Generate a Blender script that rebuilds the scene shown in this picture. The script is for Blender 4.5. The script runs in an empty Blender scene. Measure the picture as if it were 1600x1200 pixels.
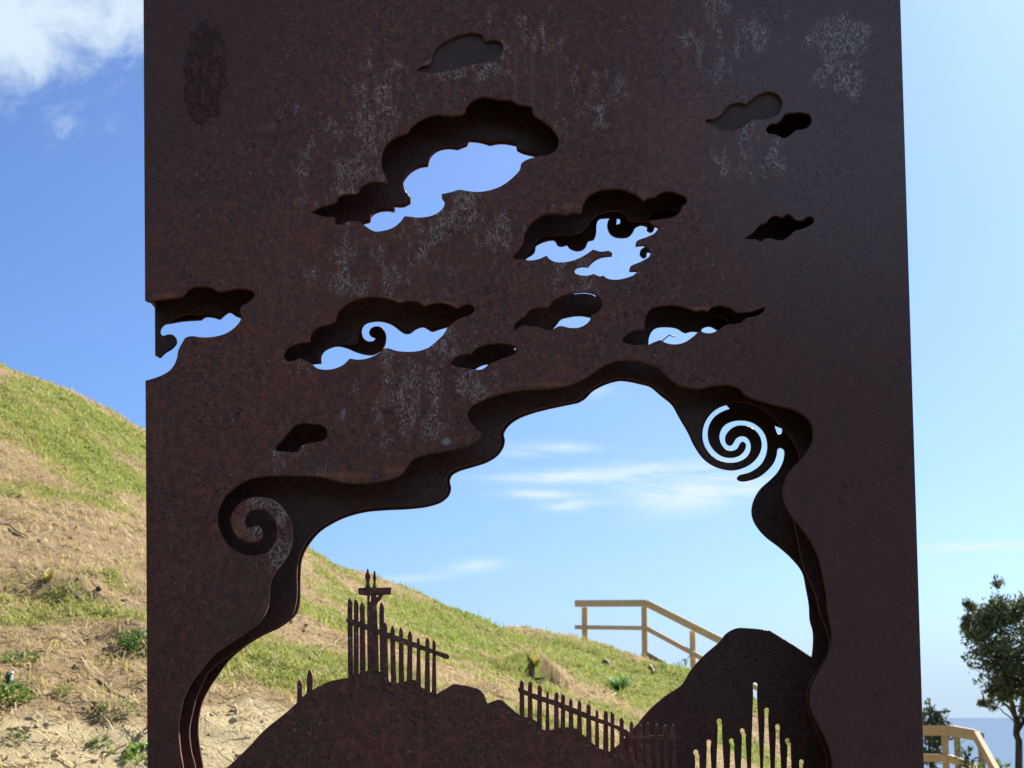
import bpy, bmesh, math, random
import numpy as np
from mathutils import Vector, Matrix
R = math.radians
random.seed(7); rng = np.random.default_rng(11)
SC = bpy.context.scene
COL = SC.collection

# ------------------------------------------------------------------ camera
F_PX, CX, CY = 2600.0, 800.0, 600.0
HOR = 1118.0
PITCH = math.atan((HOR - CY) / F_PX)
D, EYE = 2.6, 1.6
CAM = Vector((0, -D, EYE))
cd = bpy.data.cameras.new('camera'); cam = bpy.data.objects.new('camera', cd); COL.objects.link(cam)
cam.location = CAM; cam.rotation_euler = (R(90) + PITCH, 0, 0)
cd.sensor_width = 36; cd.lens = F_PX / 1600 * 36
cd.clip_start = 0.05; cd.clip_end = 90000
cd.dof.use_dof = True; cd.dof.focus_distance = 2.66; cd.dof.aperture_fstop = 20
SC.camera = cam

def ray(px, py):
    xc, yc = (px - CX) / F_PX, (CY - py) / F_PX
    return Vector((xc, math.cos(PITCH) - yc * math.sin(PITCH), math.sin(PITCH) + yc * math.cos(PITCH)))
def at(px, py, Y):                      # pixel -> point at world depth Y
    d = ray(px, py); t = (Y + D) / d.y
    return CAM + d * t

# ------------------------------------------------------------------ sun, sky, exposure
SUN_EL, SUN_AZ = R(40), R(34)           # azimuth measured from +Y (view direction) towards +X
sd = Vector((math.sin(SUN_AZ) * math.cos(SUN_EL), math.cos(SUN_AZ) * math.cos(SUN_EL), math.sin(SUN_EL)))
sl = bpy.data.lights.new('sun', 'SUN'); sl.energy = 5.0; sl.angle = R(0.5); sl.color = (1, .95, .86)
so = bpy.data.objects.new('sun', sl); COL.objects.link(so); so.location = (6, 4, 12)
so.rotation_euler = (-sd).to_track_quat('-Z', 'Y').to_euler()
SKY_STRENGTH = 0.05
SC.view_settings.view_transform = 'Standard'; SC.view_settings.look = 'None'
SC.view_settings.exposure = 1.15; SC.view_settings.gamma = 1; SC.view_settings.use_curve_mapping = False

world = bpy.data.worlds.new('World'); SC.world = world; world.use_nodes = True
WT = world.node_tree; WT.nodes.clear()
def wn(t, **k):
    n = WT.nodes.new(t)
    for a, b in k.items(): setattr(n, a, b)
    return n
def wmath(op, a, b=None, c=None):
    n = wn('ShaderNodeMath', operation=op)
    for i, v in enumerate((a, b, c)):
        if v is None: continue
        if isinstance(v, (int, float)): n.inputs[i].default_value = v
        else: WT.links.new(v, n.inputs[i])
    return n.outputs[0]
sky = wn('ShaderNodeTexSky', sky_type='NISHITA', sun_disc=False)
sky.sun_elevation = SUN_EL; sky.sun_rotation = SUN_AZ
sky.air_density = 0.7; sky.dust_density = 1.5; sky.ozone_density = 4.0; sky.altitude = 60
hsv = wn('ShaderNodeHueSaturation'); hsv.inputs['Saturation'].default_value = 1.0; hsv.inputs['Hue'].default_value = 0.5
WT.links.new(sky.outputs[0], hsv.inputs['Color'])
tint = wn('ShaderNodeMix', data_type='RGBA', blend_type='MULTIPLY'); tint.inputs['Factor'].default_value = 1
WT.links.new(hsv.outputs[0], tint.inputs['A']); tint.inputs['B'].default_value = (.75, 1.01, 1.36, 1)
tc = wn('ShaderNodeTexCoord'); sp = wn('ShaderNodeSeparateXYZ'); WT.links.new(tc.outputs['Generated'], sp.inputs[0])
X_, Y_, Z_ = sp.outputs
az = wmath('ARCTAN2', X_, Y_); el = wmath('ARCSINE', Z_)
uv = wn('ShaderNodeCombineXYZ'); WT.links.new(az, uv.inputs[0]); WT.links.new(el, uv.inputs[1])
def wnoise(sx, sy, scale, detail, rough, dist=0.0, off=0.0):
    m = wn('ShaderNodeMapping'); m.inputs['Scale'].default_value = (sx, sy, 1); m.inputs['Location'].default_value = (off, off * .7, 0)
    m.inputs['Rotation'].default_value = (0, 0, R(-6))
    WT.links.new(uv.outputs[0], m.inputs[0])
    n = wn('ShaderNodeTexNoise'); n.inputs['Scale'].default_value = scale; n.inputs['Detail'].default_value = detail
    n.inputs['Roughness'].default_value = rough; n.inputs['Distortion'].default_value = dist
    WT.links.new(m.outputs[0], n.inputs['Vector']); return n.outputs['Fac']
def pazel(px, py):
    d = ray(px, py).normalized(); return math.atan2(d.x, d.y), math.asin(d.z)
def blob(px, py, rx, ry, amp, tilt=0.0):
    a0, e0 = pazel(px, py)
    da = wmath('SUBTRACT', az, a0); de = wmath('SUBTRACT', wmath('SUBTRACT', el, e0), wmath('MULTIPLY', da, tilt))
    q = wmath('ADD', wmath('POWER', wmath('ABSOLUTE', wmath('MULTIPLY', da, F_PX / rx)), 2.0),
              wmath('POWER', wmath('ABSOLUTE', wmath('MULTIPLY', de, F_PX / ry)), 2.0))
    return wmath('MULTIPLY', wmath('EXPONENT', wmath('MULTIPLY', q, -1.0)), amp)
wisp_blobs = [(1085, 762, 95, 34, .95, .12), (870, 744, 100, 11, .8, 0), (845, 772, 60, 7, .75, -.02), (893, 790, 42, 8, .8, .0),
              (895, 700, 38, 7, .6, .0), (815, 708, 55, 14, .4, .1), (740, 885, 42, 10, .6, .08), (640, 904, 55, 6, .35, .05),
              (935, 613, 22, 8, .35, .2), (1545, 853, 85, 6, .9, 0), (1180, 755, 55, 14, .5, .1), (1000, 735, 60, 20, .45, 0)]
s = None
for b in wisp_blobs:
    v = blob(*b); s = v if s is None else wmath('ADD', s, v)
nw = wnoise(1, 4.5, 16, 8, .62, .6, 3.1)
wn1 = wn('ShaderNodeMapRange'); WT.links.new(nw, wn1.inputs[0]); wn1.inputs[1].default_value = .34; wn1.inputs[2].default_value = .56
wisps = wmath('MULTIPLY', s, wn1.outputs[0])
nc = wnoise(1, 1.2, 22, 10, .64, .3, 1.7)
cm = wmath('ADD', blob(30, 30, 190, 112, .35), blob(-160, 40, 220, 190, .36))
cm = wmath('ADD', cm, blob(190, 10, 110, 80, .26))
# added cumulus out of view (left and behind the viewer), thickened to whiten the light
nlow = wnoise(1, 1.6, 1.9, 2, .5, 0, 9.0)
gen = wn('ShaderNodeMapRange'); WT.links.new(nlow, gen.inputs[0]); gen.inputs[1].default_value = .40; gen.inputs[2].default_value = .62; gen.inputs[4].default_value = .42
away = wn('ShaderNodeMapRange'); WT.links.new(wmath('ABSOLUTE', az), away.inputs[0]); away.inputs[1].default_value = .45; away.inputs[2].default_value = .75
cm = wmath('ADD', cm, wmath('MULTIPLY', gen.outputs[0], away.outputs[0]))
cum = wn('ShaderNodeMapRange', interpolation_type='SMOOTHSTEP'); WT.links.new(wmath('ADD', nc, cm), cum.inputs[0])
cum.inputs[1].default_value = .62; cum.inputs[2].default_value = 1.06
cfac = wmath('MINIMUM', wmath('ADD', wmath('MULTIPLY', wisps, 1.15), wmath('MULTIPLY', cum.outputs[0], .85)), .92)
hz = wmath('MULTIPLY', wmath('EXPONENT', wmath('MULTIPLY', wmath('POWER', wmath('ABSOLUTE', wmath('MULTIPLY', el, 1 / .045)), 2.0), -1.0)), .85)
mixh = wn('ShaderNodeMix', data_type='RGBA'); WT.links.new(hz, mixh.inputs['Factor'])
WT.links.new(tint.outputs['Result'], mixh.inputs['A']); mixh.inputs['B'].default_value = (5.2, 6.9, 8.6, 1)
mixc = wn('ShaderNodeMix', data_type='RGBA'); WT.links.new(cfac, mixc.inputs['Factor'])
WT.links.new(mixh.outputs['Result'], mixc.inputs['A']); mixc.inputs['B'].default_value = (7.4, 8.6, 9.4, 1)
bg = wn('ShaderNodeBackground'); bg.inputs['Strength'].default_value = SKY_STRENGTH
WT.links.new(mixc.outputs['Result'], bg.inputs['Color'])
wo = wn('ShaderNodeOutputWorld'); WT.links.new(bg.outputs[0], wo.inputs[0])

# ------------------------------------------------------------------ helpers
def tag(o, label=None, cat=None, group=None, kind=None):
    if label: o['label'] = label
    if cat: o['category'] = cat
    if group: o['group'] = group
    if kind: o['kind'] = kind
    return o
def empty(name, loc, label=None, cat=None, group=None):
    o = bpy.data.objects.new(name, None); COL.objects.link(o); o.location = loc
    o.empty_display_size = .1
    return tag(o, label, cat, group)
def link(name, me, mats, parent=None):
    o = bpy.data.objects.new(name, me); COL.objects.link(o)
    for m in (mats if isinstance(mats, (list, tuple)) else [mats]):
        me.materials.append(m)
    if parent is not None:
        o.parent = parent
        o.matrix_parent_inverse = Matrix.Translation(-parent.location) if parent.parent is None else Matrix.Identity(4)
    return o
def npmesh(name, verts, faces_list, smooth=False):
    """faces_list: list of int arrays (n,k)"""
    me = bpy.data.meshes.new(name)
    verts = np.asarray(verts, np.float32)
    loops = np.concatenate([f.reshape(-1) for f in faces_list]).astype(np.int32)
    tot = np.concatenate([np.full(len(f), f.shape[1], np.int32) for f in faces_list])
    me.vertices.add(len(verts)); me.vertices.foreach_set('co', verts.reshape(-1))
    me.loops.add(len(loops)); me.loops.foreach_set('vertex_index', loops)
    me.polygons.add(len(tot))
    st = np.zeros(len(tot), np.int32); st[1:] = np.cumsum(tot)[:-1]
    me.polygons.foreach_set('loop_start', st); me.polygons.foreach_set('loop_total', tot)
    me.polygons.foreach_set('use_smooth', np.full(len(tot), smooth))
    me.update(calc_edges=True)
    return me

class NT:                                 # tiny node-tree wrapper
    def __init__(s, name, rough=.8, spec=.5):
        s.m = bpy.data.materials.new(name); s.m.use_nodes = True
        s.t = s.m.node_tree; s.b = s.t.nodes['Principled BSDF']
        s.b.inputs['Roughness'].default_value = rough
        s.b.inputs['Specular IOR Level'].default_value = spec
        s.co = s.n('ShaderNodeTexCoord').outputs['Object']
    def n(s, t, **k):
        q = s.t.nodes.new(t)
        for a, b in k.items(): setattr(q, a, b)
        return q
    def l(s, a, b):
        if isinstance(a, (int, float)): b.default_value = a
        elif isinstance(a, tuple): b.default_value = a
        else: s.t.links.new(a, b)
    def noise(s, scale, detail=4, rough=.6, sc=(1, 1, 1), dist=0, co=None, off=(0, 0, 0)):
        mp = s.n('ShaderNodeMapping'); mp.inputs['Scale'].default_value = sc; mp.inputs['Location'].default_value = off
        s.l(co or s.co, mp.inputs[0])
        q = s.n('ShaderNodeTexNoise'); q.inputs['Scale'].default_value = scale; q.inputs['Detail'].default_value = detail
        q.inputs['Roughness'].default_value = rough; q.inputs['Distortion'].default_value = dist
        s.l(mp.outputs[0], q.inputs['Vector']); return q.outputs['Fac']
    def vor(s, scale, sc=(1, 1, 1), feature='F1', rnd=1.0):
        mp = s.n('ShaderNodeMapping'); mp.inputs['Scale'].default_value = sc; s.l(s.co, mp.inputs[0])
        q = s.n('ShaderNodeTexVoronoi', feature=feature); q.inputs['Scale'].default_value = scale
        q.inputs['Randomness'].default_value = rnd
        s.l(mp.outputs[0], q.inputs['Vector']); return q.outputs
    def ramp(s, x, a, b, lo=0., hi=1.):
        q = s.n('ShaderNodeMapRange', interpolation_type='SMOOTHSTEP')
        s.l(x, q.inputs[0]); q.inputs[1].default_value = a; q.inputs[2].default_value = b
        q.inputs[3].default_value = lo; q.inputs[4].default_value = hi; return q.outputs[0]
    def mix(s, f, a, b, mode='MIX'):
        q = s.n('ShaderNodeMix', data_type='RGBA', blend_type=mode)
        s.l(f, q.inputs['Factor'])
        for v, nm in ((a, 'A'), (b, 'B')):
            if isinstance(v, tuple): q.inputs[nm].default_value = v + (1,) if len(v) == 3 else v
            else: s.t.links.new(v, q.inputs[nm])
        return q.outputs['Result']
    def math(s, op, a, b=None):
        q = s.n('ShaderNodeMath', operation=op); s.l(a, q.inputs[0])
        if b is not None: s.l(b, q.inputs[1])
        return q.outputs[0]
    def bump(s, h, strength, dist):
        q = s.n('ShaderNodeBump'); q.inputs['Strength'].default_value = strength; q.inputs['Distance'].default_value = dist
        s.l(h, q.inputs['Height']); s.t.links.new(q.outputs[0], s.b.inputs['Normal'])
    def base(s, c):
        if isinstance(c, tuple): s.b.inputs['Base Color'].default_value = c + (1,)
        else: s.t.links.new(c, s.b.inputs['Base Color'])

# ------------------------------------------------------------------ tracing helpers
def T(x0, y0, sc, pts):                   # enlarged-crop coordinates -> photograph pixels
    return [(p[0] / sc + x0, p[1] / sc + y0) + tuple(p[2:]) for p in pts]
def smooth(pts, step=2.2, closed=True):
    """centripetal Catmull-Rom through pts; a third entry marks a corner"""
    n = len(pts); P = [Vector((p[0], p[1])) for p in pts]; Cn = [len(p) > 2 for p in pts]
    out = []
    rngi = range(n if closed else n - 1)
    for i in rngi:
        p1, p2 = P[i], P[(i + 1) % n]
        p0 = P[i - 1] if (closed or i > 0) and not Cn[i] else p1 + (p1 - p2) * .5
        p3 = P[(i + 2) % n] if (closed or i + 2 < n) and not Cn[(i + 1) % n] else p2 + (p2 - p1) * .5
        d1 = max((p1 - p0).length, 1e-4) ** .5; d2 = max((p2 - p1).length, 1e-4) ** .5; d3 = max((p3 - p2).length, 1e-4) ** .5
        m1 = ((p1 - p0) / d1 - (p2 - p0) / (d1 + d2) + (p2 - p1) / d2) * d2
        m2 = ((p2 - p1) / d2 - (p3 - p1) / (d2 + d3) + (p3 - p2) / d3) * d2
        k = max(1, int((p2 - p1).length / step))
        for j in range(k):
            t = j / k; t2, t3 = t * t, t * t * t
            q = p1 * (2 * t3 - 3 * t2 + 1) + m1 * (t3 - 2 * t2 + t) + p2 * (-2 * t3 + 3 * t2) + m2 * (t3 - t2)
            out.append((q.x, q.y))
    if not closed: out.append(tuple(P[-1]))
    return out
def topl(pts, Y):                         # pixels -> (x,z) on the plate plane Y
    return [(lambda v: (v.x, v.z))(at(p[0], p[1], Y)) for p in pts]
def plate_mesh(name, loops, Y, thick, chamfer=.0009):
    """flat plate with holes: loops are lists of (x,z) ; front face at Y, extends to Y+thick"""
    cu = bpy.data.curves.new(name, 'CURVE'); cu.dimensions = '2D'; cu.fill_mode = 'BOTH'
    cu.extrude = thick / 2 - chamfer; cu.bevel_depth = chamfer; cu.bevel_resolution = 0; cu.offset = -chamfer
    for lp in loops:
        s = cu.splines.new('POLY'); s.points.add(len(lp) - 1); s.use_cyclic_u = True
        s.points.foreach_set('co', [c for p in lp for c in (p[0], p[1], 0, 1)])
    ob = bpy.data.objects.new(name, cu); COL.objects.link(ob)
    dg = bpy.context.evaluated_depsgraph_get(); dg.update()
    me = bpy.data.meshes.new_from_object(ob.evaluated_get(dg)); me.name = name
    bpy.data.objects.remove(ob); bpy.data.curves.remove(cu)
    n = len(me.vertices); co = np.empty(n * 3, np.float32); me.vertices.foreach_get('co', co); co = co.reshape(-1, 3)
    new = np.stack([co[:, 0], Y + thick / 2 - co[:, 2], co[:, 1]], 1)
    me.vertices.foreach_set('co', new.reshape(-1).astype(np.float32)); me.update()
    me.materials.clear()
    nm = len(me.polygons); nor = np.empty(nm * 3, np.float32); me.polygons.foreach_get('normal', nor)
    edge = (np.abs(nor.reshape(-1, 3)[:, 1]) < .3).astype(np.int32)       # slot 1 = torch-cut edge
    me.polygons.foreach_set('material_index', edge)
    me.polygons.foreach_set('use_smooth', np.zeros(nm, bool))
    return me

# ------------------------------------------------------------------ materials
def rust(name, dark=1.0, lichen=True):
    q = NT(name, .55, .6)
    big = q.noise(2.2, 5, .65, (1, 1, .55)); mid = q.noise(26, 6, .75); fine = q.noise(190, 3, .8); grain = q.noise(95, 4, .8, (1, 1, .8), .6)
    streak = q.noise(6, 6, .65, (4.5, 1, .45), .4)
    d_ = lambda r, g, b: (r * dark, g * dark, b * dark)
    c = q.mix(q.ramp(mid, .36, .64), d_(.135, .037, .026), d_(.225, .066, .043))
    c = q.mix(q.ramp(big, .38, .64, 0, .75), c, d_(.098, .045, .034))
    c = q.mix(q.ramp(streak, .5, .75, 0, .5), c, d_(.10, .066, .052))
    c = q.mix(q.ramp(grain, .49, .65, 0, .75), c, d_(.33, .105, .055))
    c = q.mix(q.ramp(grain, .46, .36, 0, .7), c, d_(.045, .016, .012))
    c = q.mix(q.ramp(fine, .54, .70, 0, .4), c, d_(.22, .12, .085))
    v = q.vor(120)['Distance']                         # dark pits, in drifts
    pitm = q.math('MULTIPLY', q.ramp(v, .36, .18), q.ramp(q.noise(7, 4, .65), .42, .62))
    c = q.mix(q.math('MULTIPLY', pitm, .6), c, d_(.022, .010, .009))
    rg = q.ramp(mid, .3, .7, .40, .60)
    h = q.math('ADD', q.math('ADD', q.math('MULTIPLY', fine, .4), q.math('MULTIPLY', grain, .8)), q.math('MULTIPLY', pitm, -.8))
    if lichen:
        # pale mineral bloom in patches where water ran down
        def pt(px, py): w = at(px, py, 0); return (w.x, 0, w.z)
        def ell(px, py, rx, ry):
            w = pt(px, py); mp = q.n('ShaderNodeMapping'); q.l(q.co, mp.inputs[0])
            sx, sz = 1000. / rx, 1000. / ry
            mp.inputs['Scale'].default_value = (sx, 0, sz); mp.inputs['Location'].default_value = (-w[0] * sx, 0, -w[2] * sz)
            ln = q.n('ShaderNodeVectorMath', operation='LENGTH'); q.l(mp.outputs[0], ln.inputs[0]); return ln.outputs['Value']
        # smoother, darker patina towards the edges of the sheet; red and granular in the middle
        e = q.math('ADD', ell(720, 640, 600, 1250), q.math('MULTIPLY', q.math('SUBTRACT', big, .5), .9))
        zone = q.ramp(e, .55, 1.0)
        fac = q.math('MULTIPLY', zone, .78)
        c = q.mix(fac, c, q.mix(q.ramp(mid, .3, .7), (.080, .033, .027), (.115, .044, .034)))
        right = q.ramp(ell(1330, 150, 420, 480), 1.15, .2)
        rg = q.math('SUBTRACT', rg, q.math('ADD', q.math('MULTIPLY', zone, .04), q.math('MULTIPLY', right, .14)))
        q.l(q.math('ADD', .5, q.math('MULTIPLY', right, .5)), q.b.inputs['Specular IOR Level'])
        tot = None
        for (px, py, rx, ry, a) in [(1308, 60, 66, 55, 1.), (1312, 118, 62, 50, 1.), (590, 190, 100, 130, .72), (560, 300, 80, 70, .7), (725, 108, 75, 26, .9), (720, 340, 120, 80, .75), (800, 70, 130, 90, .5),
                                     (650, 590, 65, 130, .8), (600, 420, 160, 90, .55), (690, 540, 40, 50, .8), (590, 640, 70, 80, .55), (1150, 60, 110, 110, .6), (1170, 230, 80, 70, .65), (665, 640, 30, 70, .8), (920, 160, 110, 90, .5),
                                     (745, 600, 50, 40, .8), (880, 430, 110, 50, .6), (415, 800, 48, 55, 1.), (440, 850, 30, 60, 1.), (480, 560, 60, 30, .6), (1172, 196, 20, 10, 1.), (470, 720, 70, 50, .5), (460, 240, 70, 120, .4)]:
            m = q.ramp(ell(px, py, rx, ry), 1.3, .45, 0, a)
            tot = m if tot is None else q.math('MAXIMUM', tot, m)
        w1 = q.noise(105, 2, .6, (1.3, 1, .75), 1.1); w2 = q.noise(150, 2, .6, (1.2, 1, .9), .8, off=(3, 1, 7))
        worm = q.ramp(q.math('ABSOLUTE', q.math('SUBTRACT', w1, .5)), .055, .015)
        dots = q.ramp(w2, .62, .70)
        gate = q.ramp(q.math('ADD', q.noise(24, 4, .65, (1.3, 1, .7)), q.math('MULTIPLY', tot, .26)), .62, .76)
        lm = q.math('MULTIPLY', q.math('MULTIPLY', q.math('MAXIMUM', q.math('MULTIPLY', worm, .8), dots), gate), q.ramp(tot, .0, .5))
        c = q.mix(q.math('MULTIPLY', lm, .95), c, (.58, .50, .44))
        run = q.math('MULTIPLY', q.math('MULTIPLY', q.ramp(q.noise(15, 5, .65, (5, 1, .22), .3), .54, .70), q.ramp(q.noise(3.2, 3, .6), .45, .62)), q.ramp(zone, .9, .1, .1, .5))
        c = q.mix(run, c, (.20, .13, .105))
        sparse = q.math('MULTIPLY', q.ramp(q.math('ADD', q.noise(125, 2, .6, off=(9, 2, 4)), q.math('MULTIPLY', q.noise(9, 4, .6, off=(2, 2, 2)), .22)), .755, .83), q.ramp(zone, 1.0, .1, .12, .75))
        c = q.mix(sparse, c, (.34, .28, .25))
        # a bare round spot and a flaked patch
        sm = q.ramp(q.math('ADD', ell(697, 690, 9, 6.7), q.math('MULTIPLY', q.noise(140, 2), .9)), 1.5, 1.1)
        c = q.mix(q.math('MULTIPLY', sm, .8), c, (.38, .36, .33))
        fl = q.ramp(q.math('ADD', ell(322, 112, 36, 95), q.math('MULTIPLY', q.noise(45, 4), .9)), 1.5, 1.2)
        scab = q.ramp(q.noise(70, 4, .7, (1, 1, .6)), .38, .6)
        c = q.mix(q.math('MULTIPLY', q.math('MULTIPLY', fl, .5), q.math('SUBTRACT', 1.0, scab)), c, (.02, .009, .008))
        c = q.mix(q.math('MULTIPLY', q.math('MULTIPLY', fl, .5), scab), c, (.17, .05, .032))
        h = q.math('ADD', h, q.math('MULTIPLY', q.math('MULTIPLY', fl, scab), 7.0))
        h = q.math('ADD', h, q.math('MULTIPLY', lm, .6))
        # rust bloom above some openings; last two spots paint the scroll's sunlit orange
        for (px, py, rx, ry) in [(560, 308, 40, 9), (600, 292, 20, 6), (887, 322, 20, 9), (1004, 303, 12, 12), (625, 470, 10, 7), (665, 473, 18, 6), (700, 474, 22, 5), (262, 462, 30, 8), (530, 742, 60, 10), (620, 735, 40, 8), (860, 600, 60, 5), (1090, 482, 60, 6), (555, 340, 14, 5), (372, 828, 14, 30), (395, 842, 16, 8)]:
            m = q.ramp(q.math('ADD', ell(px, py, rx, ry), q.math('MULTIPLY', q.noise(42, 5, .75), 2.2)), 2.05, 1.35, 0, .6)
            c = q.mix(m, c, (.36, .13, .055))
    q.base(c); q.l(rg, q.b.inputs['Roughness']); q.bump(h, .7, .0018)
    return q.m
M_RUST = rust('rusted_steel')
M_RUST_SHADE = rust('rusted_steel_shade', .36, False)  # same rust coloured darker: recess shade painted into the inner plates
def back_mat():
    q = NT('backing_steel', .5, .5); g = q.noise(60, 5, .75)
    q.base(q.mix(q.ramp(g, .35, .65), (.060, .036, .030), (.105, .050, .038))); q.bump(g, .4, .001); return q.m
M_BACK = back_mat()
def rust_edge(name, k):
    q = NT(name, .85, .2)
    c = q.mix(q.ramp(q.noise(55, 4, .7), .35, .65), (.20 * k, .075 * k, .04 * k), (.07 * k, .028 * k, .02 * k)); q.base(c)
    q.bump(q.noise(160, 3), .4, .001); return q.m
M_EDGE = rust_edge('torch_cut_edge', 1.8)
M_EDGE_SHADE = rust_edge('torch_cut_edge_shade', 1.0)  # same cut edge coloured darker, painting the shade between the plates

def timber(name, col, col2):
    q = NT(name, .75, .3)
    g = q.noise(9, 6, .65, (1, 1, 1), 2.2); g2 = q.noise(60, 4, .6)
    c = q.mix(q.ramp(g, .35, .65), col, col2)
    c = q.mix(q.ramp(g2, .52, .72, 0, .5), c, tuple(v * .55 for v in col)); c = q.mix(q.ramp(q.noise(1.3, 3), .42, .62, 0, .4), c, tuple(v * .72 for v in col))
    q.base(c); q.bump(g2, .3, .002); return q.m
M_PINE = timber('treated_pine', (.62, .49, .30), (.52, .39, .23))
M_PINE_GREY = timber('weathered_pine', (.26, .23, .19), (.20, .17, .14))

def plant_mat(name, rough=.55, trans=.35):
    q = NT(name, rough, .3)
    a = q.n('ShaderNodeAttribute'); a.attribute_name = 'Col'
    q.t.links.new(a.outputs['Color'], q.b.inputs['Base Color'])
    tr = q.n('ShaderNodeBsdfTranslucent'); q.t.links.new(a.outputs['Color'], tr.inputs[0])
    mx = q.n('ShaderNodeMixShader'); mx.inputs[0].default_value = trans
    out = q.t.nodes['Material Output']
    q.t.links.new(q.b.outputs[0], mx.inputs[1]); q.t.links.new(tr.outputs[0], mx.inputs[2]); q.t.links.new(mx.outputs[0], out.inputs[0])
    return q.m
M_LEAF = plant_mat('leaf_blades')
M_LITTER = plant_mat('dry_litter', .9, .1)
M_CLOD = plant_mat('earth_clods', .95, 0.0)
def bark():
    q = NT('bark', .9, .2); g = q.noise(14, 6, .7, (1, 1, .25))
    q.base(q.mix(q.ramp(g, .35, .65), (.035, .03, .026), (.09, .078, .065))); q.bump(g, .6, .01); return q.m
M_BARK = bark()
# ground: soil, straw and low green, spread by the vertex maps made with the terrain
def ground_mat():
    q = NT('hillside_ground', .95, .15)
    def attr(n):
        a = q.n('ShaderNodeAttribute'); a.attribute_name = n; return a.outputs['Fac']
    green, bare, darkm = attr('green'), attr('bare'), attr('humus')
    n1 = q.noise(3.2, 6, .7); n2 = q.noise(14, 6, .7, (1, .7, 1), .8); n3 = q.noise(55, 5, .75)
    straw = q.mix(q.ramp(n2, .3, .7), (.38, .26, .13), (.66, .47, .25))
    straw = q.mix(q.ramp(n3, .55, .75, 0, .6), straw, (.17, .115, .06))
    grn = q.mix(q.ramp(n2, .3, .7), (.22, .28, .035), (.38, .38, .065))
    soil = q.mix(q.ramp(n1, .3, .7), (.86, .72, .42), (.76, .60, .33)); soil = q.mix(q.ramp(n3, .55, .8, 0, .6), soil, (.36, .26, .15))
    gm = q.ramp(q.math('ADD', green, q.math('MULTIPLY', q.math('SUBTRACT', n2, .5), .9)), .35, .7)
    c = q.mix(gm, straw, grn)
    bm = q.ramp(q.math('ADD', bare, q.math('MULTIPLY', q.math('SUBTRACT', n2, .5), .8)), .35, .65)
    c = q.mix(bm, c, soil)
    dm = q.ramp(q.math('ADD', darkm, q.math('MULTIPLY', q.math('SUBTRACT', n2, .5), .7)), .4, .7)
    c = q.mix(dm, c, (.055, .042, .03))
    bdark = attr('bounce_dark'); c = q.mix(bdark, c, q.mix(q.ramp(n3, .3, .7), (.085, .072, .036), (.14, .115, .058)))  # unseen ground before the panel, darkened to cut its bounce onto the steel
    c = q.mix(attr('sky_block'), c, q.mix(q.ramp(n1, .3, .7), (.03, .045, .018), (.07, .085, .03)))  # dark tone of the added unseen slopes, so the steel reflects less
    n4 = q.noise(140, 3, .7); c = q.mix(q.ramp(n4, .56, .7, 0, .5), c, (.16, .11, .065))
    q.base(c); q.bump(q.math('ADD', q.math('ADD', n3, q.math('MULTIPLY', n4, .5)), q.math('MULTIPLY', n2, 1.5)), 1.0, .05); return q.m
M_GROUND = ground_mat()
def sea_mat():
    q = NT('sea_water', .6, .0)
    q.base((.145, .205, .30)); g = q.n('ShaderNodeTexCoord').outputs['Object']  # haze over the water is put into this matte base colour
    q.bump(q.noise(.05, 6, .65), .35, 6.0); return q.m
M_SEA = sea_mat()

# ------------------------------------------------------------------ terrain
def hashn(ix, iy, seed):
    h = (ix.astype(np.int64) * 374761393 + iy.astype(np.int64) * 668265263 + seed * 1274126177) & 0x7fffffff
    h = ((h ^ (h >> 13)) * 1274126177) & 0x7fffffff
    return ((h ^ (h >> 16)) & 0xffff) / 65535.0
def vnoise(x, y, seed=0):
    ix, iy = np.floor(x), np.floor(y); fx, fy = x - ix, y - iy
    fx = fx * fx * (3 - 2 * fx); fy = fy * fy * (3 - 2 * fy)
    a = hashn(ix, iy, seed); b = hashn(ix + 1, iy, seed); c = hashn(ix, iy + 1, seed); d = hashn(ix + 1, iy + 1, seed)
    return (a * (1 - fx) + b * fx) * (1 - fy) + (c * (1 - fx) + d * fx) * fy
def fbm(x, y, seed=0, oct=4):
    s = 0; a = .5; t = 0
    for o in range(oct):
        s = s + a * vnoise(x * 2 ** o, y * 2 ** o, seed + o * 17); t += a; a *= .5
    return s / t
ctrl = []
CREST = [(-500, 400, 20), (-300, 450, 20), (0, 567, 20), (120, 612, 20.5), (228, 668, 21), (350, 752, 22), (480, 852, 23), (560, 884, 24), (620, 919, 25), (700, 966, 26), (780, 975, 28),
         (850, 986, 28.5), (915, 997, 29), (1005, 1023, 29), (1060, 1055, 28.5), (1120, 1076, 28), (1180, 1092, 27.5), (1245, 1125, 27)]
def corr(px): return float(np.interp(px, [0, 120, 228, 480, 540, 600, 660, 720, 780, 840, 900, 960, 1020, 1080, 1140, 1200], CORR))
CORR = [12, 8, 15, 29, 10, 19, 39, 38, 7, 14, 18, 26, 34, 52, 56, 38]
for px, py, d in [(-300, 1200, 7.8), (-300, 900, 10.4), (-300, 700, 13.5), (0, 1200, 8), (0, 1000, 9.9), (0, 800, 12.8), (0, 660, 16.2),
                  (228, 1200, 8.3), (228, 1000, 10.4), (228, 850, 13.5), (228, 740, 17.5), (480, 1150, 9.2), (480, 1000, 12.2), (480, 910, 17),
                  (620, 1060, 11.7), (620, 970, 18), (700, 1070, 12.5), (700, 1000, 19), (850, 1120, 12.6), (850, 1045, 18), (850, 1000, 25),
                  (960, 1170, 13.2), (960, 1085, 19), (960, 1025, 26), (1060, 1185, 15), (1060, 1115, 21), (1180, 1205, 17), (1180, 1152, 22), (1245, 1205, 19)] + CREST:
    v = at(px, py + corr(px) * min(1, max(0, (d - 13) / 9)), d - D); ctrl.append((v.x, v.y, v.z))
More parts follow.
